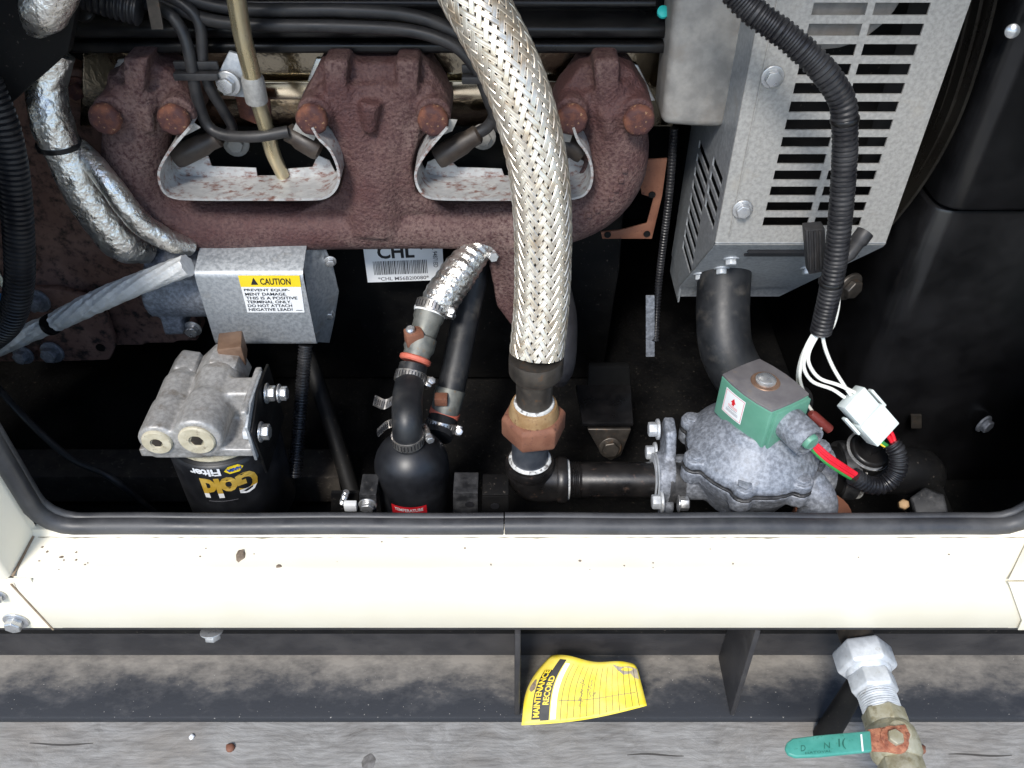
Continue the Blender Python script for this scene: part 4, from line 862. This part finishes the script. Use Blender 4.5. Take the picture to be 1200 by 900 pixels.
ua = (Bc - A).normalized(); na = V((ua.y, -ua.x, 0))
def coilface(lift):
    def f(u, v):
        t = u; return A.lerp(Bc, t) + na * (.004 * 4 * t * (1 - t) + lift) + V((0, 0, -.0475 + v * .044))
    return f
flat('white_label', paper, sc, coilface(.0004), *quad(.17, .16, .58, .88, 8))
flat('red_border', redink, sc, coilface(.0006), *quad(.185, .19, .565, .20, 8)); flat('red_border', redink, sc, coilface(.0006), *quad(.185, .84, .565, .85, 8))
flat('red_border', redink, sc, coilface(.0006), *quad(.185, .19, .192, .85)); flat('red_border', redink, sc, coilface(.0006), *quad(.558, .19, .565, .85))
flat('red_mark', redink, sc, coilface(.0007), [(.32, .60), (.37, .74), (.42, .60), (.395, .60), (.395, .53), (.345, .53), (.345, .60)], [tuple(range(7))])
for k, v in enumerate((.49, .45, .40)): flat('print_line', redink if k < 2 else greyink, sc, coilface(.0007), *quad(.28, v, .47, v + .012, 4))
for k, v in enumerate((.345, .315, .29)): flat('print_line', greyink, sc, coilface(.0007), *quad(.25, v, .50, v + .008, 4))
# ------------------------------------------------------------------ generator housing
def perf(name, m, parent, P, nrm, us, vs_, holes, th):
    """sheet with punched slots; P(u,v) point, holes = set of (i,j) cells left open"""
    b = MB(); nu, nv_ = len(us), len(vs_); nrm = V(nrm).normalized()
    vv = [P(u, v) for v in vs_ for u in us]; N = len(vv); fs = []
    idx = lambda i, j: j * nu + i
    solid = lambda i, j: 0 <= i < nu - 1 and 0 <= j < nv_ - 1 and (i, j) not in holes
    for j in range(nv_ - 1):
        for i in range(nu - 1):
            if not solid(i, j): continue
            a, b1, c, d = idx(i, j), idx(i + 1, j), idx(i + 1, j + 1), idx(i, j + 1)
            fs += [(a, b1, c, d), (N + d, N + c, N + b1, N + a)]
            for (di, dj), (p, q) in (((0, -1), (a, b1)), ((1, 0), (b1, c)), ((0, 1), (c, d)), ((-1, 0), (d, a))):
                if not solid(i + di, j + dj): fs.append((q, p, N + p, N + q))
    b.add(vv + [p + nrm * th for p in vv], fs)
    return b.build(name, m, parent, smooth=0)
GY = .28; GX0 = W(838, 285, GY).x; GX1 = W(1036, 290, GY).x; GZ0 = W(900, 287, GY).z; GZ1 = .62
gh = thing('generator_housing', 'grey galvanised generator end housing with ventilation slots', 'generator housing', ((GX0 + GX1) / 2, GY, .03))
sx = [GX0, W(892, 262, GY).x, W(945, 262, GY).x, W(952, 262, GY).x, W(1005, 262, GY).x, GX1]
sx = [GX0, sum(W(x, y, GY).x for x, y in ((892, 262), (955, 8))) / 2, sum(W(x, y, GY).x for x, y in ((945, 262), (1018, 8))) / 2, sum(W(x, y, GY).x for x, y in ((952, 262), (1027, 8))) / 2, sum(W(x, y, GY).x for x, y in ((1005, 262), (1093, 8))) / 2, GX1]
za = W(900, 265, GY).z; zb2 = W(900, 8, GY).z
pit = (zb2 - za) / 12.4; sz = [GZ0]; holes = set(); z = za
while z < GZ1 - .03:
    j = len(sz); sz += [z, z + pit * .60]; holes |= {(1, j), (3, j)}; z += pit
sz.append(GZ1)
perf('front_panel', galvw, gh, lambda u, v: V((u, GY, v)), (0, 1, 0), sx, sz, holes, .002)
# left side panel
CB = (.40, .055)
ly = [GY + .002, .296, .346, .354, .418, .47]; lz = [W(838, 285, GY).z]; 
zrow = .100; lz = [.055]; lh = set(); k = 0
while zrow < .262:
    j = len(lz); lz += [zrow, zrow + .0105]
    if zrow < .24: lh.add((3, j))
    if zrow > .185: lh.add((1, j))
    zrow += .0165
lz.append(GZ1)
def leftp(u, v): return V((GX0, max(u, GY + max(0, (GZ0 - v)) * (CB[0] - GY) / (GZ0 - CB[1])) + .0008, v))
perf('side_panel', galv, gh, leftp, (1, 0, 0), ly, lz, lh, .0018)
b = MB(); b.prism([(GX0 + .001, .47, .055), (GX0 + .001, CB[0], CB[1]), (GX0 + .001, CB[0], .03), (GX0 + .001, .47, .03)], (.0018, 0, 0)); b.build('side_panel_foot', galv, gh)
b = MB(); b.strip([(GX0, GY, GZ0 + .003), (GX0, GY + .003, GZ0 - .003), (GX0, CB[0], CB[1]), (GX0, CB[0] + .004, CB[1] - .018)], [V((GX1 - GX0, 0, 0)), V((GX1 - GX0, 0, 0)), V((.15, 0, 0)), V((.13, 0, 0))], .002); b.build('lower_panel', galv, gh)
for k in range(2):
    t0 = .10 + .07 * k; y = GY + (CB[0] - GY) * t0; z = GZ0 + (CB[1] - GZ0) * t0
    b = MB(); b.box((GX0 + .075, y - .002, z), (.072, .0035, .004)); b.build('lower_slot', ink, gh)
b = MB(); b.box(((GX0 + GX1) / 2, GY + .22, (GZ1 + .05) / 2 + .05), (GX1 - GX0 - .03, .30, GZ1 - .10)); b.build('inner_core', blackm, gh, bevel=.01)
b = MB(); b.cyl((GX0 + .075, GY + .03, .44), (GX0 + .075, GY + .06, .44), .06, n=28); b.build('rotor_cover', aludust, gh, bevel=.004)
b = MB(); b.strip([(GX1 - .001, GY + .001, GZ0), (GX1 - .001, GY + .05, GZ0 - .02)], (0, 0, GZ1 - GZ0), .002); b.build('right_flange', galv, gh)
b = MB(); b.strip([(GX0 + .0125, GY - .0012, GZ0 + .012), (GX0 + .0125, GY - .0012, .60)], (.001, 0, 0), .0008); b.build('crease', galvw, gh)
for px, py in ((905, 90), (870, 245)): place(hb(.0078, .006, .0105, zinc, .002), 'screw', gh, W(px, py, GY - .001), OUT, 1, px)
for px, py, t0 in ((848, 303, .28), (845, 317, .5), (825, 322, .65), (945, 320, .5)):
    q = V((W(px, py, .34).x, GY + (CB[0] - GY) * t0, GZ0 + (CB[1] - GZ0) * t0)); q.x = max(q.x, GX0 + .012); place(hb(.0065, .006, .009, galvp, .002), 'screw', gh, q, (0, -.7, -.7), 1, px)
b = MB(); b.prism([W(775, 147, .335), W(781, 90, .335), W(790, 0, .335), W(800, -60, .335), W(900, -60, .335), W(892, 0, .335), W(880, 60, .335), W(864, 110, .335), W(850, 151, .335), W(812, 150, .335)], (0, .06, 0)); b.single('alternator_bracket', aludust, 'dusty pale grey cast casing left of the slotted housing', 'casing', bevel=.008, seg=3)
# black shroud on the right
rimm = mat('rim_edge', (.016, .014, .012), .3, .4, (.022, .02, .017), scale=30)
sh = thing('fan_shroud', 'black round fan shroud rims right of slotted housing', 'fan shroud', W(1010, 310, .33))
for k, (dx, Y) in enumerate(((-22, .335), (-8, .32), (10, .305))):
    P = [W(x + dx * (1.0 - i * .08), y, Y) for i, (x, y) in enumerate(((1168, -70), (1158, 0), (1140, 70), (1116, 140), (1082, 205), (1040, 262), (1000, 300)))]
    b = MB(); b.strip(crom(P, 40), (0, .028, 0), .003); b.build('rim', rimm, sh)
b = MB(); P = [W(x, y, .372) for x, y in ((1168, -70), (1158, 0), (1140, 70), (1116, 140), (1082, 205), (1040, 262), (980, 315), (900, 300), (1000, -70))]; b.prism(P, (0, .01, 0)); b.build('disc', black, sh)
rs = thing('black_cowl', 'satin black cowl with rounded vertical edge filling the right side', 'cowl', (.58, .36, -.19))
xc = W(1150, 150, .30).x; zs = W(1100, 245, .30).z
def cowl(z0, z1, x0, y0, rr):
    pts = [V((x0, .70, z0)), V((x0, y0 + rr, z0))]
    for k in range(1, 9): a = math.pi / 2 * k / 9; pts.append(V((x0 + rr - rr * math.cos(a), y0 + rr - rr * math.sin(a), z0)))
    pts += [V((x0 + rr, y0, z0)), V((.79, y0, z0)), V((.79, .70, z0))]
    b = MB(); b.prism(pts, (0, 0, z1 - z0)); return b
cowl(zs + .002, .70, xc - .012, .292, .024).build('upper_cowl', shroudm, rs, bevel=.004)
cowl(-.20, zs - .002, xc - .016, .300, .024).build('lower_cowl', shroudm, rs, bevel=.004)
q = W(1186, 36, .285); b = MB(); b.lathe(q, (-.4, -1, .2), [(.006, 0), (.006, .003), (.003, .005)], 16); b.build('rivet', zinc, rs)
place(hb(.010, .008, .014, alu, .003), 'bolt', rs, W(1152, 496, .296), (.5, -1, 0), .9, .2)
place(hb(.012, .008, .018, steeld, .004), 'bolt', rs, W(994, 335, .34), (.5, -1, 0), 1, .2)
b = MB(); b.prism([W(1068, 487, .28), W(1080, 487, .28), W(1080, 502, .28), W(1068, 502, .28)], (0, .003, 0)); b.build('foil_sticker', steeld, rs)
ah = MB(); ah.tube([W(850, 285, .40), W(849, 320, .36), W(847, 370, .32), W(853, 415, .29), W(880, 455, .27), W(930, 480, .27)], .031, n=28); ah.single('air_hose', hosem, 'fat black rubber hose dropping from the slotted housing', 'hose')
# ------------------------------------------------------------------ wiring at the right
b = MB(); b.tube([W(835, -45, .24), W(872, 4, .225), W(925, 45, .21), W(964, 82, .20), W(986, 116, .197), W(990, 142, .197)], .0102, n=22, step=.0012, rfun=corr(.0046, .0007)); wl = thing('wiring_loom', 'black corrugated wiring loom hanging in front of slotted housing', 'wiring loom', W(962, 388, .19)); b.build('loom', loom, wl)
b = MB(); b.tube([W(990, 138, .197), W(990, 180, .195), W(986, 240, .192), W(980, 300, .19), W(972, 345, .19), W(962, 388, .19)], .0100, n=22, step=.0012, rfun=corr(.0046, .0007)); b.build('loom', loom, wl)
for px, py, ax in ((990, 140, (W(990, 180, .195) - W(990, 140, .197))), (974, 330, (W(972, 345, .19) - W(980, 300, .19)))):
    b = MB(); b.lathe(W(px, py, .197 if py < 200 else .19) - ax.normalized() * .0022, ax, [(.0110, 0), (.0117, .001), (.0117, .0034), (.0110, .0044)], 24); b.build('cable_tie', black, wl)
b = MB(); b.prism([W(944, 270, .215), W(967, 268, .215), W(969, 318, .215), W(948, 322, .215)], (0, .014, 0))
for k in range(3): b.prism([W(948 + k * 6, 272, .212), W(951 + k * 6, 272, .212), W(952 + k * 6, 318, .212), W(949 + k * 6, 318, .212)], (0, .004, 0))
b.build('clip', wirem, wl, bevel=.001)
b = MB(); A, B = W(990, 305, .21), W(1014, 272, .225); b.lathe(A, B - A, [(.004, 0), (.0065, .006), (.0070, .02), (.0085, .022), (.0085, (B - A).length)], 12); b.build('spare_plug', wirem, wl)
wp = [[(956, 386, .19), (944, 408, .185), (938, 432, .18), (938, 448, .185), (946, 470, .20)], [(958, 388, .19), (946, 410, .182), (942, 430, .178), (952, 447, .176), (975, 456, .172), (990, 466, .166)],
      [(961, 388, .19), (949, 410, .182), (948, 426, .178), (960, 443, .175), (982, 451, .170), (1002, 460, .165)], [(963, 388, .19), (967, 408, .186), (976, 430, .18), (988, 450, .172), (997, 463, .166)],
      [(958, 388, .19), (942, 412, .186), (935, 440, .19), (938, 462, .20)], [(983, 335, .19), (982, 360, .19), (976, 382, .19), (966, 392, .19), (960, 386, .19)], [(980, 330, .195), (978, 362, .193), (972, 384, .192), (962, 388, .19)]]
for P in wp: b = MB(); b.tube([W(*p) for p in P], .0019, n=8, step=.004); b.build('white_wire', whitew, wl)
b = MB(); b.tube([W(945, 472, .215), W(952, 482, .215)], .0018, n=8); b.build('white_wire', whitew, wl)
wc = thing('wire_connector', 'white plastic wire connector with red and green leads by gas valve', 'connector', W(1015, 485, .165))
A, B = W(996, 464, .165), W(1035, 508, .150); ax = (B - A).normalized(); nn = V((0, -.7, .7)); nn = (nn - ax * nn.dot(ax)).normalized(); sd2 = ax.cross(nn)
Mx = Matrix((sd2, ax, nn)).transposed(); L = (B - A).length
b = MB(); b.box(A + ax * L * .24, (.030, L * .46, .016), Mx); b.build('cap', white, wc, bevel=.0015)
b = MB(); b.box(A + ax * L * .74, (.034, L * .52, .019), Mx); b.box(A + ax * L * .72 + nn * .0095, (.014, L * .22, .003), Mx); b.build('body', white, wc, bevel=.0015)
for s in (-1, 1): b = MB(); b.box(A + ax * L * .42 + sd2 * s * .020, (.003, L * .42, .007), Mx); b.build('latch', white, wc, bevel=.0008)
sw = thing('solenoid_lead', 'red and green coil leads in a short black loom', 'wire', W(1020, 575, .13))
hub = md + n2 * .040 + V((0, 0, -.003))
LP = [W(1000, 558, .125), W(1018, 568, .122), W(1036, 568, .122), W(1051, 553, .128), W(1052, 532, .138), W(1044, 519, .146)]
b = MB(); b.tube(LP, .0088, n=20, step=.0011, rfun=corr(.0042, .0008)); b.build('loom', loom, sw)
for m_, o1, nm in ((redw, .003, 'red_wire'), (redw, -.001, 'red_wire'), (greenw, -.0045, 'green_wire'), (redw, .0055, 'red_wire')):
    off = V((0, 0, o1)); b = MB(); b.tube([hub - n2 * .006 + off * .6, W(952, 522, .125) + off, W(972, 538, .122) + off * 1.1 + V((0, 0, -.002)), LP[0] + off, LP[1] + off * .5], .0021, n=8, step=.003); b.build(nm, m_, sw)
for m_, o1, nm in ((redw, .007, 'red_wire'), (redw, .002, 'red_wire'), (greenw, -.007, 'green_wire'), (yelw, -.0095, 'yellow_wire')):
    b = MB(); b.tube([B - ax * .004 + sd2 * -o1, B + ax * .006 + sd2 * -o1, LP[-1] + sd2 * -o1 * .7, LP[-2]], .0022 if nm != 'yellow_wire' else .0012, n=8, step=.003); b.build(nm, m_, sw)
rc = thing('crimp_connector', 'small brown crimp connector hanging behind the green coil', 'connector', W(955, 500, .205))
b = MB(); A, B = W(950, 484, .21), W(972, 503, .205); b.lathe(A, B - A, [(.004, 0), (.0055, .004), (.0055, (B - A).length)], 10); b.build('sleeve', mat('dark_red_sleeve', (.16, .03, .025), .5), rc)
b = MB(); A, B = W(964, 498, .205), W(958, 510, .20); b.tube([A, B], .0022, n=8); b.build('terminal', zinc, rc)
# engine mount in the dark behind the pipe
em = thing('engine_mount', 'black engine mount bracket with two bolts behind fuel pipe', 'engine mount', W(715, 540, .26))
b = MB(); b.prism([W(690, 430, .33), W(738, 430, .33), W(742, 498, .31), W(686, 498, .31)], (0, .01, 0)); b.build('upright', void, em, bevel=.002)
b = MB(); q0, q1 = W(682, 500, .255), W(742, 500, .255); b.prism([q0, q1, q1 + V((.004, .07, 0)), q0 + V((-.004, .07, 0))], (0, 0, .006)); b.build('shelf', black, em, bevel=.0015)
b = MB(); b.prism([W(688, 503, .27), W(740, 503, .27), W(728, 534, .262), W(716, 540, .26), W(706, 535, .262)], (0, .006, 0)); b.build('lug', steeld, em, bevel=.0015)
place(hb(.0115, .009, .015, galv, .003), 'bolt', em, W(708, 485, .285), Z3, 1, .2); place(hb(.011, .006, .0145, steeld, .003), 'bolt', em, W(715, 524, .262), (0, -1, .3), 1, .2)
b = MB(); b.prism([W(757, 347, .36), W(767, 347, .36), W(767, 418, .36), W(757, 418, .36)], (0, .002, 0)); b.single('grey_strip', alu, 'narrow grey metal strip standing upright in the dark gap', 'strip')
b = MB(); b.tube([W(790, 150, .40), W(784, 230, .40), W(772, 330, .40), W(768, 400, .36)], .0042, n=14, step=.001, rfun=corr(.004, .0005)); b.single('corrugated_conduit', loom, 'thin black corrugated conduit beside the rusty plate', 'conduit')
# ------------------------------------------------------------------ low inside details
brownrail = mat('dusty_rail', (.020, .016, .013), .9, 0, (.05, .042, .034), scale=40, c3=(.10, .085, .07), scale3=150, lo3=.58, hi3=.7)
b = MB(); b.box((-.47, .27, -.155), (.5, .05, .05)); b.single('inner_rail', brownrail, 'dusty brown floor rail left of oil filter', 'rail', bevel=.003)
# ------------------------------------------------------------------ yellow maintenance tag
def tagsurf(lift):
    TL, TR_, BR, BL = (646, 768, .045), (746, 779, .030), (758, 827, -.014), (611, 850, -.024)
    def base(u, v):
        top = [TL[i] + (TR_[i] - TL[i]) * u for i in range(3)]; bot = [BL[i] + (BR[i] - BL[i]) * u for i in range(3)]
        p = [top[i] + (bot[i] - top[i]) * v for i in range(3)]
        p[0] -= 15 * math.sin(math.pi * v) * max(0, 1 - u) ** 1.5 * (1 - .5 * v)
        p[1] += 5 * math.sin(math.pi * u) * v - 2 * math.sin(3 * math.pi * u) * (1 - v)
        p[2] += -.004 * math.sin(math.pi * u)
        return W(*p) 
    def f(u, v):
        p = base(u, v); e = .01; n = (base(u + e, v) - p).cross(base(u, v + e) - p).normalized()
        if n.y > 0: n = -n
        return p + n * lift
    return f
tg = thing('paper_tag', 'curled yellow maintenance record tag lying on dusty beam flange', 'tag', W(680, 850, -.012))
S0 = tagsurf(0); NU, NV = 30, 16
b = MB(); vs = []
for j in range(NV + 1):
    for i in range(NU + 1):
        u, v = i / NU, j / NV; u = max(.0, min(1, u))
        if j == 0 and i in (NU,): v = .05
        if i == NU and j < 2: u = .99
        vs.append(S0(u, v))
fs = [(j * (NU + 1) + i, j * (NU + 1) + i + 1, (j + 1) * (NU + 1) + i + 1, (j + 1) * (NU + 1) + i) for j in range(NV) for i in range(NU)]
me_b = MB(); me_b.add(vs, fs); card = me_b.build('card', tagy, tg, smooth=60)
sol = card.modifiers.new('thick', 'SOLIDIFY'); sol.thickness = .0004; sol.offset = 0
S1, S2 = tagsurf(.0010), tagsurf(.0020)
def vquad(u0, v0, u1, v1, n=12): 
    vs = []; fs = []
    for i in range(n + 1): vs += [(u0, v0 + (v1 - v0) * i / n), (u1, v0 + (v1 - v0) * i / n)]
    for i in range(n): fs.append((2 * i, 2 * i + 1, 2 * i + 3, 2 * i + 2))
    return vs, fs
vs, fs = vquad(.225, .10, .27, .94); flat('white_margin', tagw, tg, tagsurf(.0008), vs, fs)
for (u0, v0, u1, v1) in ((.075, .22, .145, .93), (.145, .06, .215, .95)):
    vs, fs = vquad(u0, v0, u1, v1, 40); flat('black_band', ink, tg, S1, vs, fs)
def rotfit(body, u0, v0, u1, v1, off):
    vs, fs = textpts(body, 1, off, 1, 'LEFT'); vs = [(y, x) for x, y in vs]
    a, b_, c, d = min(p[0] for p in vs), max(p[0] for p in vs), min(p[1] for p in vs), max(p[1] for p in vs)
    return [(u1 - (x - a) / (b_ - a) * (u1 - u0), v1 - (y - c) / (d - c) * (v1 - v0)) for x, y in vs], fs
vs, fs = rotfit('MAINTENANCE', .085, .22, .137, .90, .03); flat('lettering', cyel, tg, S2, vs, fs)
vs, fs = rotfit('RECORD', .155, .30, .205, .72, .03); flat('lettering', cyel, tg, S2, vs, fs)
for k in range(13):
    u = .305 + k * .053; vs, fs = vquad(u, .10, u + .0038, .97 - .02 * (k % 3)); flat('ruled_line', ink, tg, S1, vs, fs)
vs, fs = quad(.28, .655, .93, .662, 12); flat('ruled_line', greyink, tg, S1, vs, fs)
rn = random.Random(3)
for row, (u0, v0, v1, n) in enumerate(((.46, .30, .76, 24), (.53, .30, .62, 16), (.585, .55, .60, 5))):      # scrawl nobody can read any more
    P = [V((u0 + rn.uniform(-.024, .024), v0 + (v1 - v0) * i / n + rn.uniform(-.012, .012), 0)) for i in range(n + 1)]; Q = crom(P, n * 8); vs = []; fs = []
    for i in range(len(Q) - 1):
        d = (Q[i + 1] - Q[i]).normalized(); p = V((-d.y, d.x, 0)) * .0022; o_ = len(vs)
        vs += [tuple((Q[i] + p)[:2]), tuple((Q[i] - p)[:2]), tuple((Q[i + 1] - p)[:2]), tuple((Q[i + 1] + p)[:2])]; fs.append((o_, o_ + 1, o_ + 2, o_ + 3))
    flat('handwriting', greyink, tg, S1, vs, fs)
flat('smudge', mat('tag_scuff', (.33, .28, .22), .8, 0, (.45, .38, .25), scale=120), tg, S1, [(.72, .06), (.80, .11), (.90, .09), (.985, .12), (.985, .36), (.94, .33), (.91, .24), (.84, .27), (.78, .17)], [tuple(range(9))])
b = MB(); q = tagsurf(.0002)(.055, .45); flat('stain', dirt, tg, S1, [(.045 + .022 * math.cos(k) * (1 + .3 * math.sin(3 * k)), .44 + .09 * math.sin(k)) for k in [i * math.pi / 5 for i in range(10)]], [tuple(range(10))])
# ------------------------------------------------------------------ gas cock under the sill
bx, bz_ = .366, -.128
bv = thing('ball_valve', 'galvanised and brass ball valve with green lever below sill', 'ball valve', (bx, -.06, bz_ - .02))
b = MB(); b.cyl((bx, .064, bz_), (bx, -.01, bz_), .0178, n=28); b.build('pipe', steeld, bv)
b = MB(); b.hexa((bx, .004, bz_), OUT, .0300, .026, .26); b.build('union_nut', galvp, bv, bevel=.0012)
b = MB(); b.lathe((bx, -.021, bz_), OUT, [(.0235, 0), (.022, .004), (.020, .006)], 30); b.hexa((bx, -.026, bz_), OUT, .0235, .020, .1); b.build('hex_collar', galvp, bv, bevel=.001)
b = MB(); b.tube([V((bx, -.045, bz_)), V((bx, -.066, bz_))], .0180, n=32, step=.0005, rfun=lambda s, th, p: .0009 * math.sin(s * 2600)); b.build('thread', galvp, bv)
b = MB(); b.hexa((bx, -.064, bz_), OUT, .0212, .018, .5); b.lathe((bx, -.080, bz_), OUT, [(.020, 0), (.0235, .006), (.0245, .016), (.0235, .028), (.020, .034)], 32); b.hexa((bx, -.112, bz_), OUT, .0212, .022, .5); b.build('body', brassw, bv, bevel=.001)
b = MB(); b.lathe((bx, -.133, bz_), OUT, [(.0178, 0), (.0178, .05)], 28); b.build('outlet_pipe', galvp, bv)
hz_ = bz_ + .028; pc = V((bx - .002, -.097, hz_))
b = MB(); b.cyl((pc.x, pc.y, hz_ - .012), (pc.x, pc.y, hz_), .010, n=18); b.build('stem', brassw, bv)
def hp(px, py): return WZ(px, py, hz_)
out = []
top = [(1016, 856), (1060, 850), (1066, 862), (1062, 876), (1050, 884), (1040, 882), (1018, 881)]
b = MB(); b.prism([hp(*p) for p in top], (0, 0, .0025)); lv = b.build('lever_arm', orust, bv, bevel=.0006)
grip = [(1019, 858), (960, 863), (928, 867), (921, 872), (919, 879), (923, 886), (932, 889), (960, 888), (1021, 882)]
b = MB(); b.prism([hp(*p) + V((0, 0, -.0012)) for p in grip], (0, 0, .0052)); gp = b.build('grip', lever, bv, bevel=.0018, seg=3)
GA, GB, GC, GD = [WZ(x, y, hz_ + .0046) for x, y in ((930, 887), (1016, 880), (1014, 860), (930, 868))]
S = bilin(GA, GB, GC, GD, 0)
printed(gp, S, 'IIIATOVAL', .16, .10, .52, .24, mat('dark_green_print', (.015, .11, .08), .5)); printed(gp, S, 'D', .10, .30, .165, .66, MATS['dark_green_print']); printed(gp, S, 'I(', .62, .22, .72, .86, MATS['dark_green_print']); printed(gp, S, 'N', .42, .34, .50, .70, MATS['dark_green_print'])
vs, fs = vquad(.93, .0, .955, 1.0); flat('pale_edge', paper, gp, S, vs, fs)
b = MB(); q = hp(1047, 868); b.lathe(q + V((0, 0, .001)), Z3, [(.013, 0), (.0125, .003), (.010, .004)], 18); b.build('rusty_washer', orust, bv)
b = MB(); b.hexa(q + V((0, 0, .0035)), Z3, .0075, .006, .3); b.build('nut', brassw, bv, bevel=.0006)
q = W(1008, 790, -.022); b = MB(); b.tube([V((q.x + .004, -.020, bz_ - .005)), V((q.x, -.024, -.19)), V((q.x - .004, -.026, ZF - .011))], [.010, .012, .0135], n=16); b.single('support_post', blackm, 'black support stub standing behind the green valve lever', 'post')
# ------------------------------------------------------------------ dirt lying about
def clod(px, py, z, s, m, name, lab, cat, seed):
    p = WZ(px, py, z); b = MB(); rn = random.Random(seed)
    bm = bmesh.new(); bmesh.ops.create_icosphere(bm, subdivisions=2, radius=1)
    for v in bm.verts: v.co *= 1 + .35 * mnoise.noise(v.co * 1.7 + V((seed, 0, 0)))
    b.add([p + V((v.co.x * s[0], v.co.y * s[1], (v.co.z + .55) * s[2])) for v in bm.verts], [tuple(v.index for v in f.verts) for f in bm.faces]); bm.free()
    return b.single(name, m, lab, cat, bevel=0, smooth=60)
clod(282, 652, 0, (.0045, .007, .002), dirt, 'dirt_clod', 'brown flake of dirt on left half of cream sill', 'dirt', 1)
clod(327, 664, 0, (.003, .002, .001), dirt, 'dirt_clod', 'tiny dark crumb right of the brown flake on sill', 'dirt', 2)
ZT = ZF - .012
clod(270, 877, ZT, (.0055, .005, .003), rustnut, 'rusty_nail_head', 'rusty nail head in timber left of centre', 'nail', 3)
clod(225, 864, ZT, (.003, .0035, .002), paper, 'white_pebble', 'tiny white pebble on the timber at left', 'pebble', 4)
clod(1078, 878, ZT, (.006, .006, .003), rustnut, 'rusty_nail_head', 'rusty nail head in timber right of valve', 'nail', 5)
clod(432, 893, ZT, (.008, .010, .0006), mat('knot_wood', (.10, .092, .085), .9, 0, (.2, .19, .18), scale=120), 'wood_knot', 'round knot standing proud of timber near bottom centre', 'knot', 6)
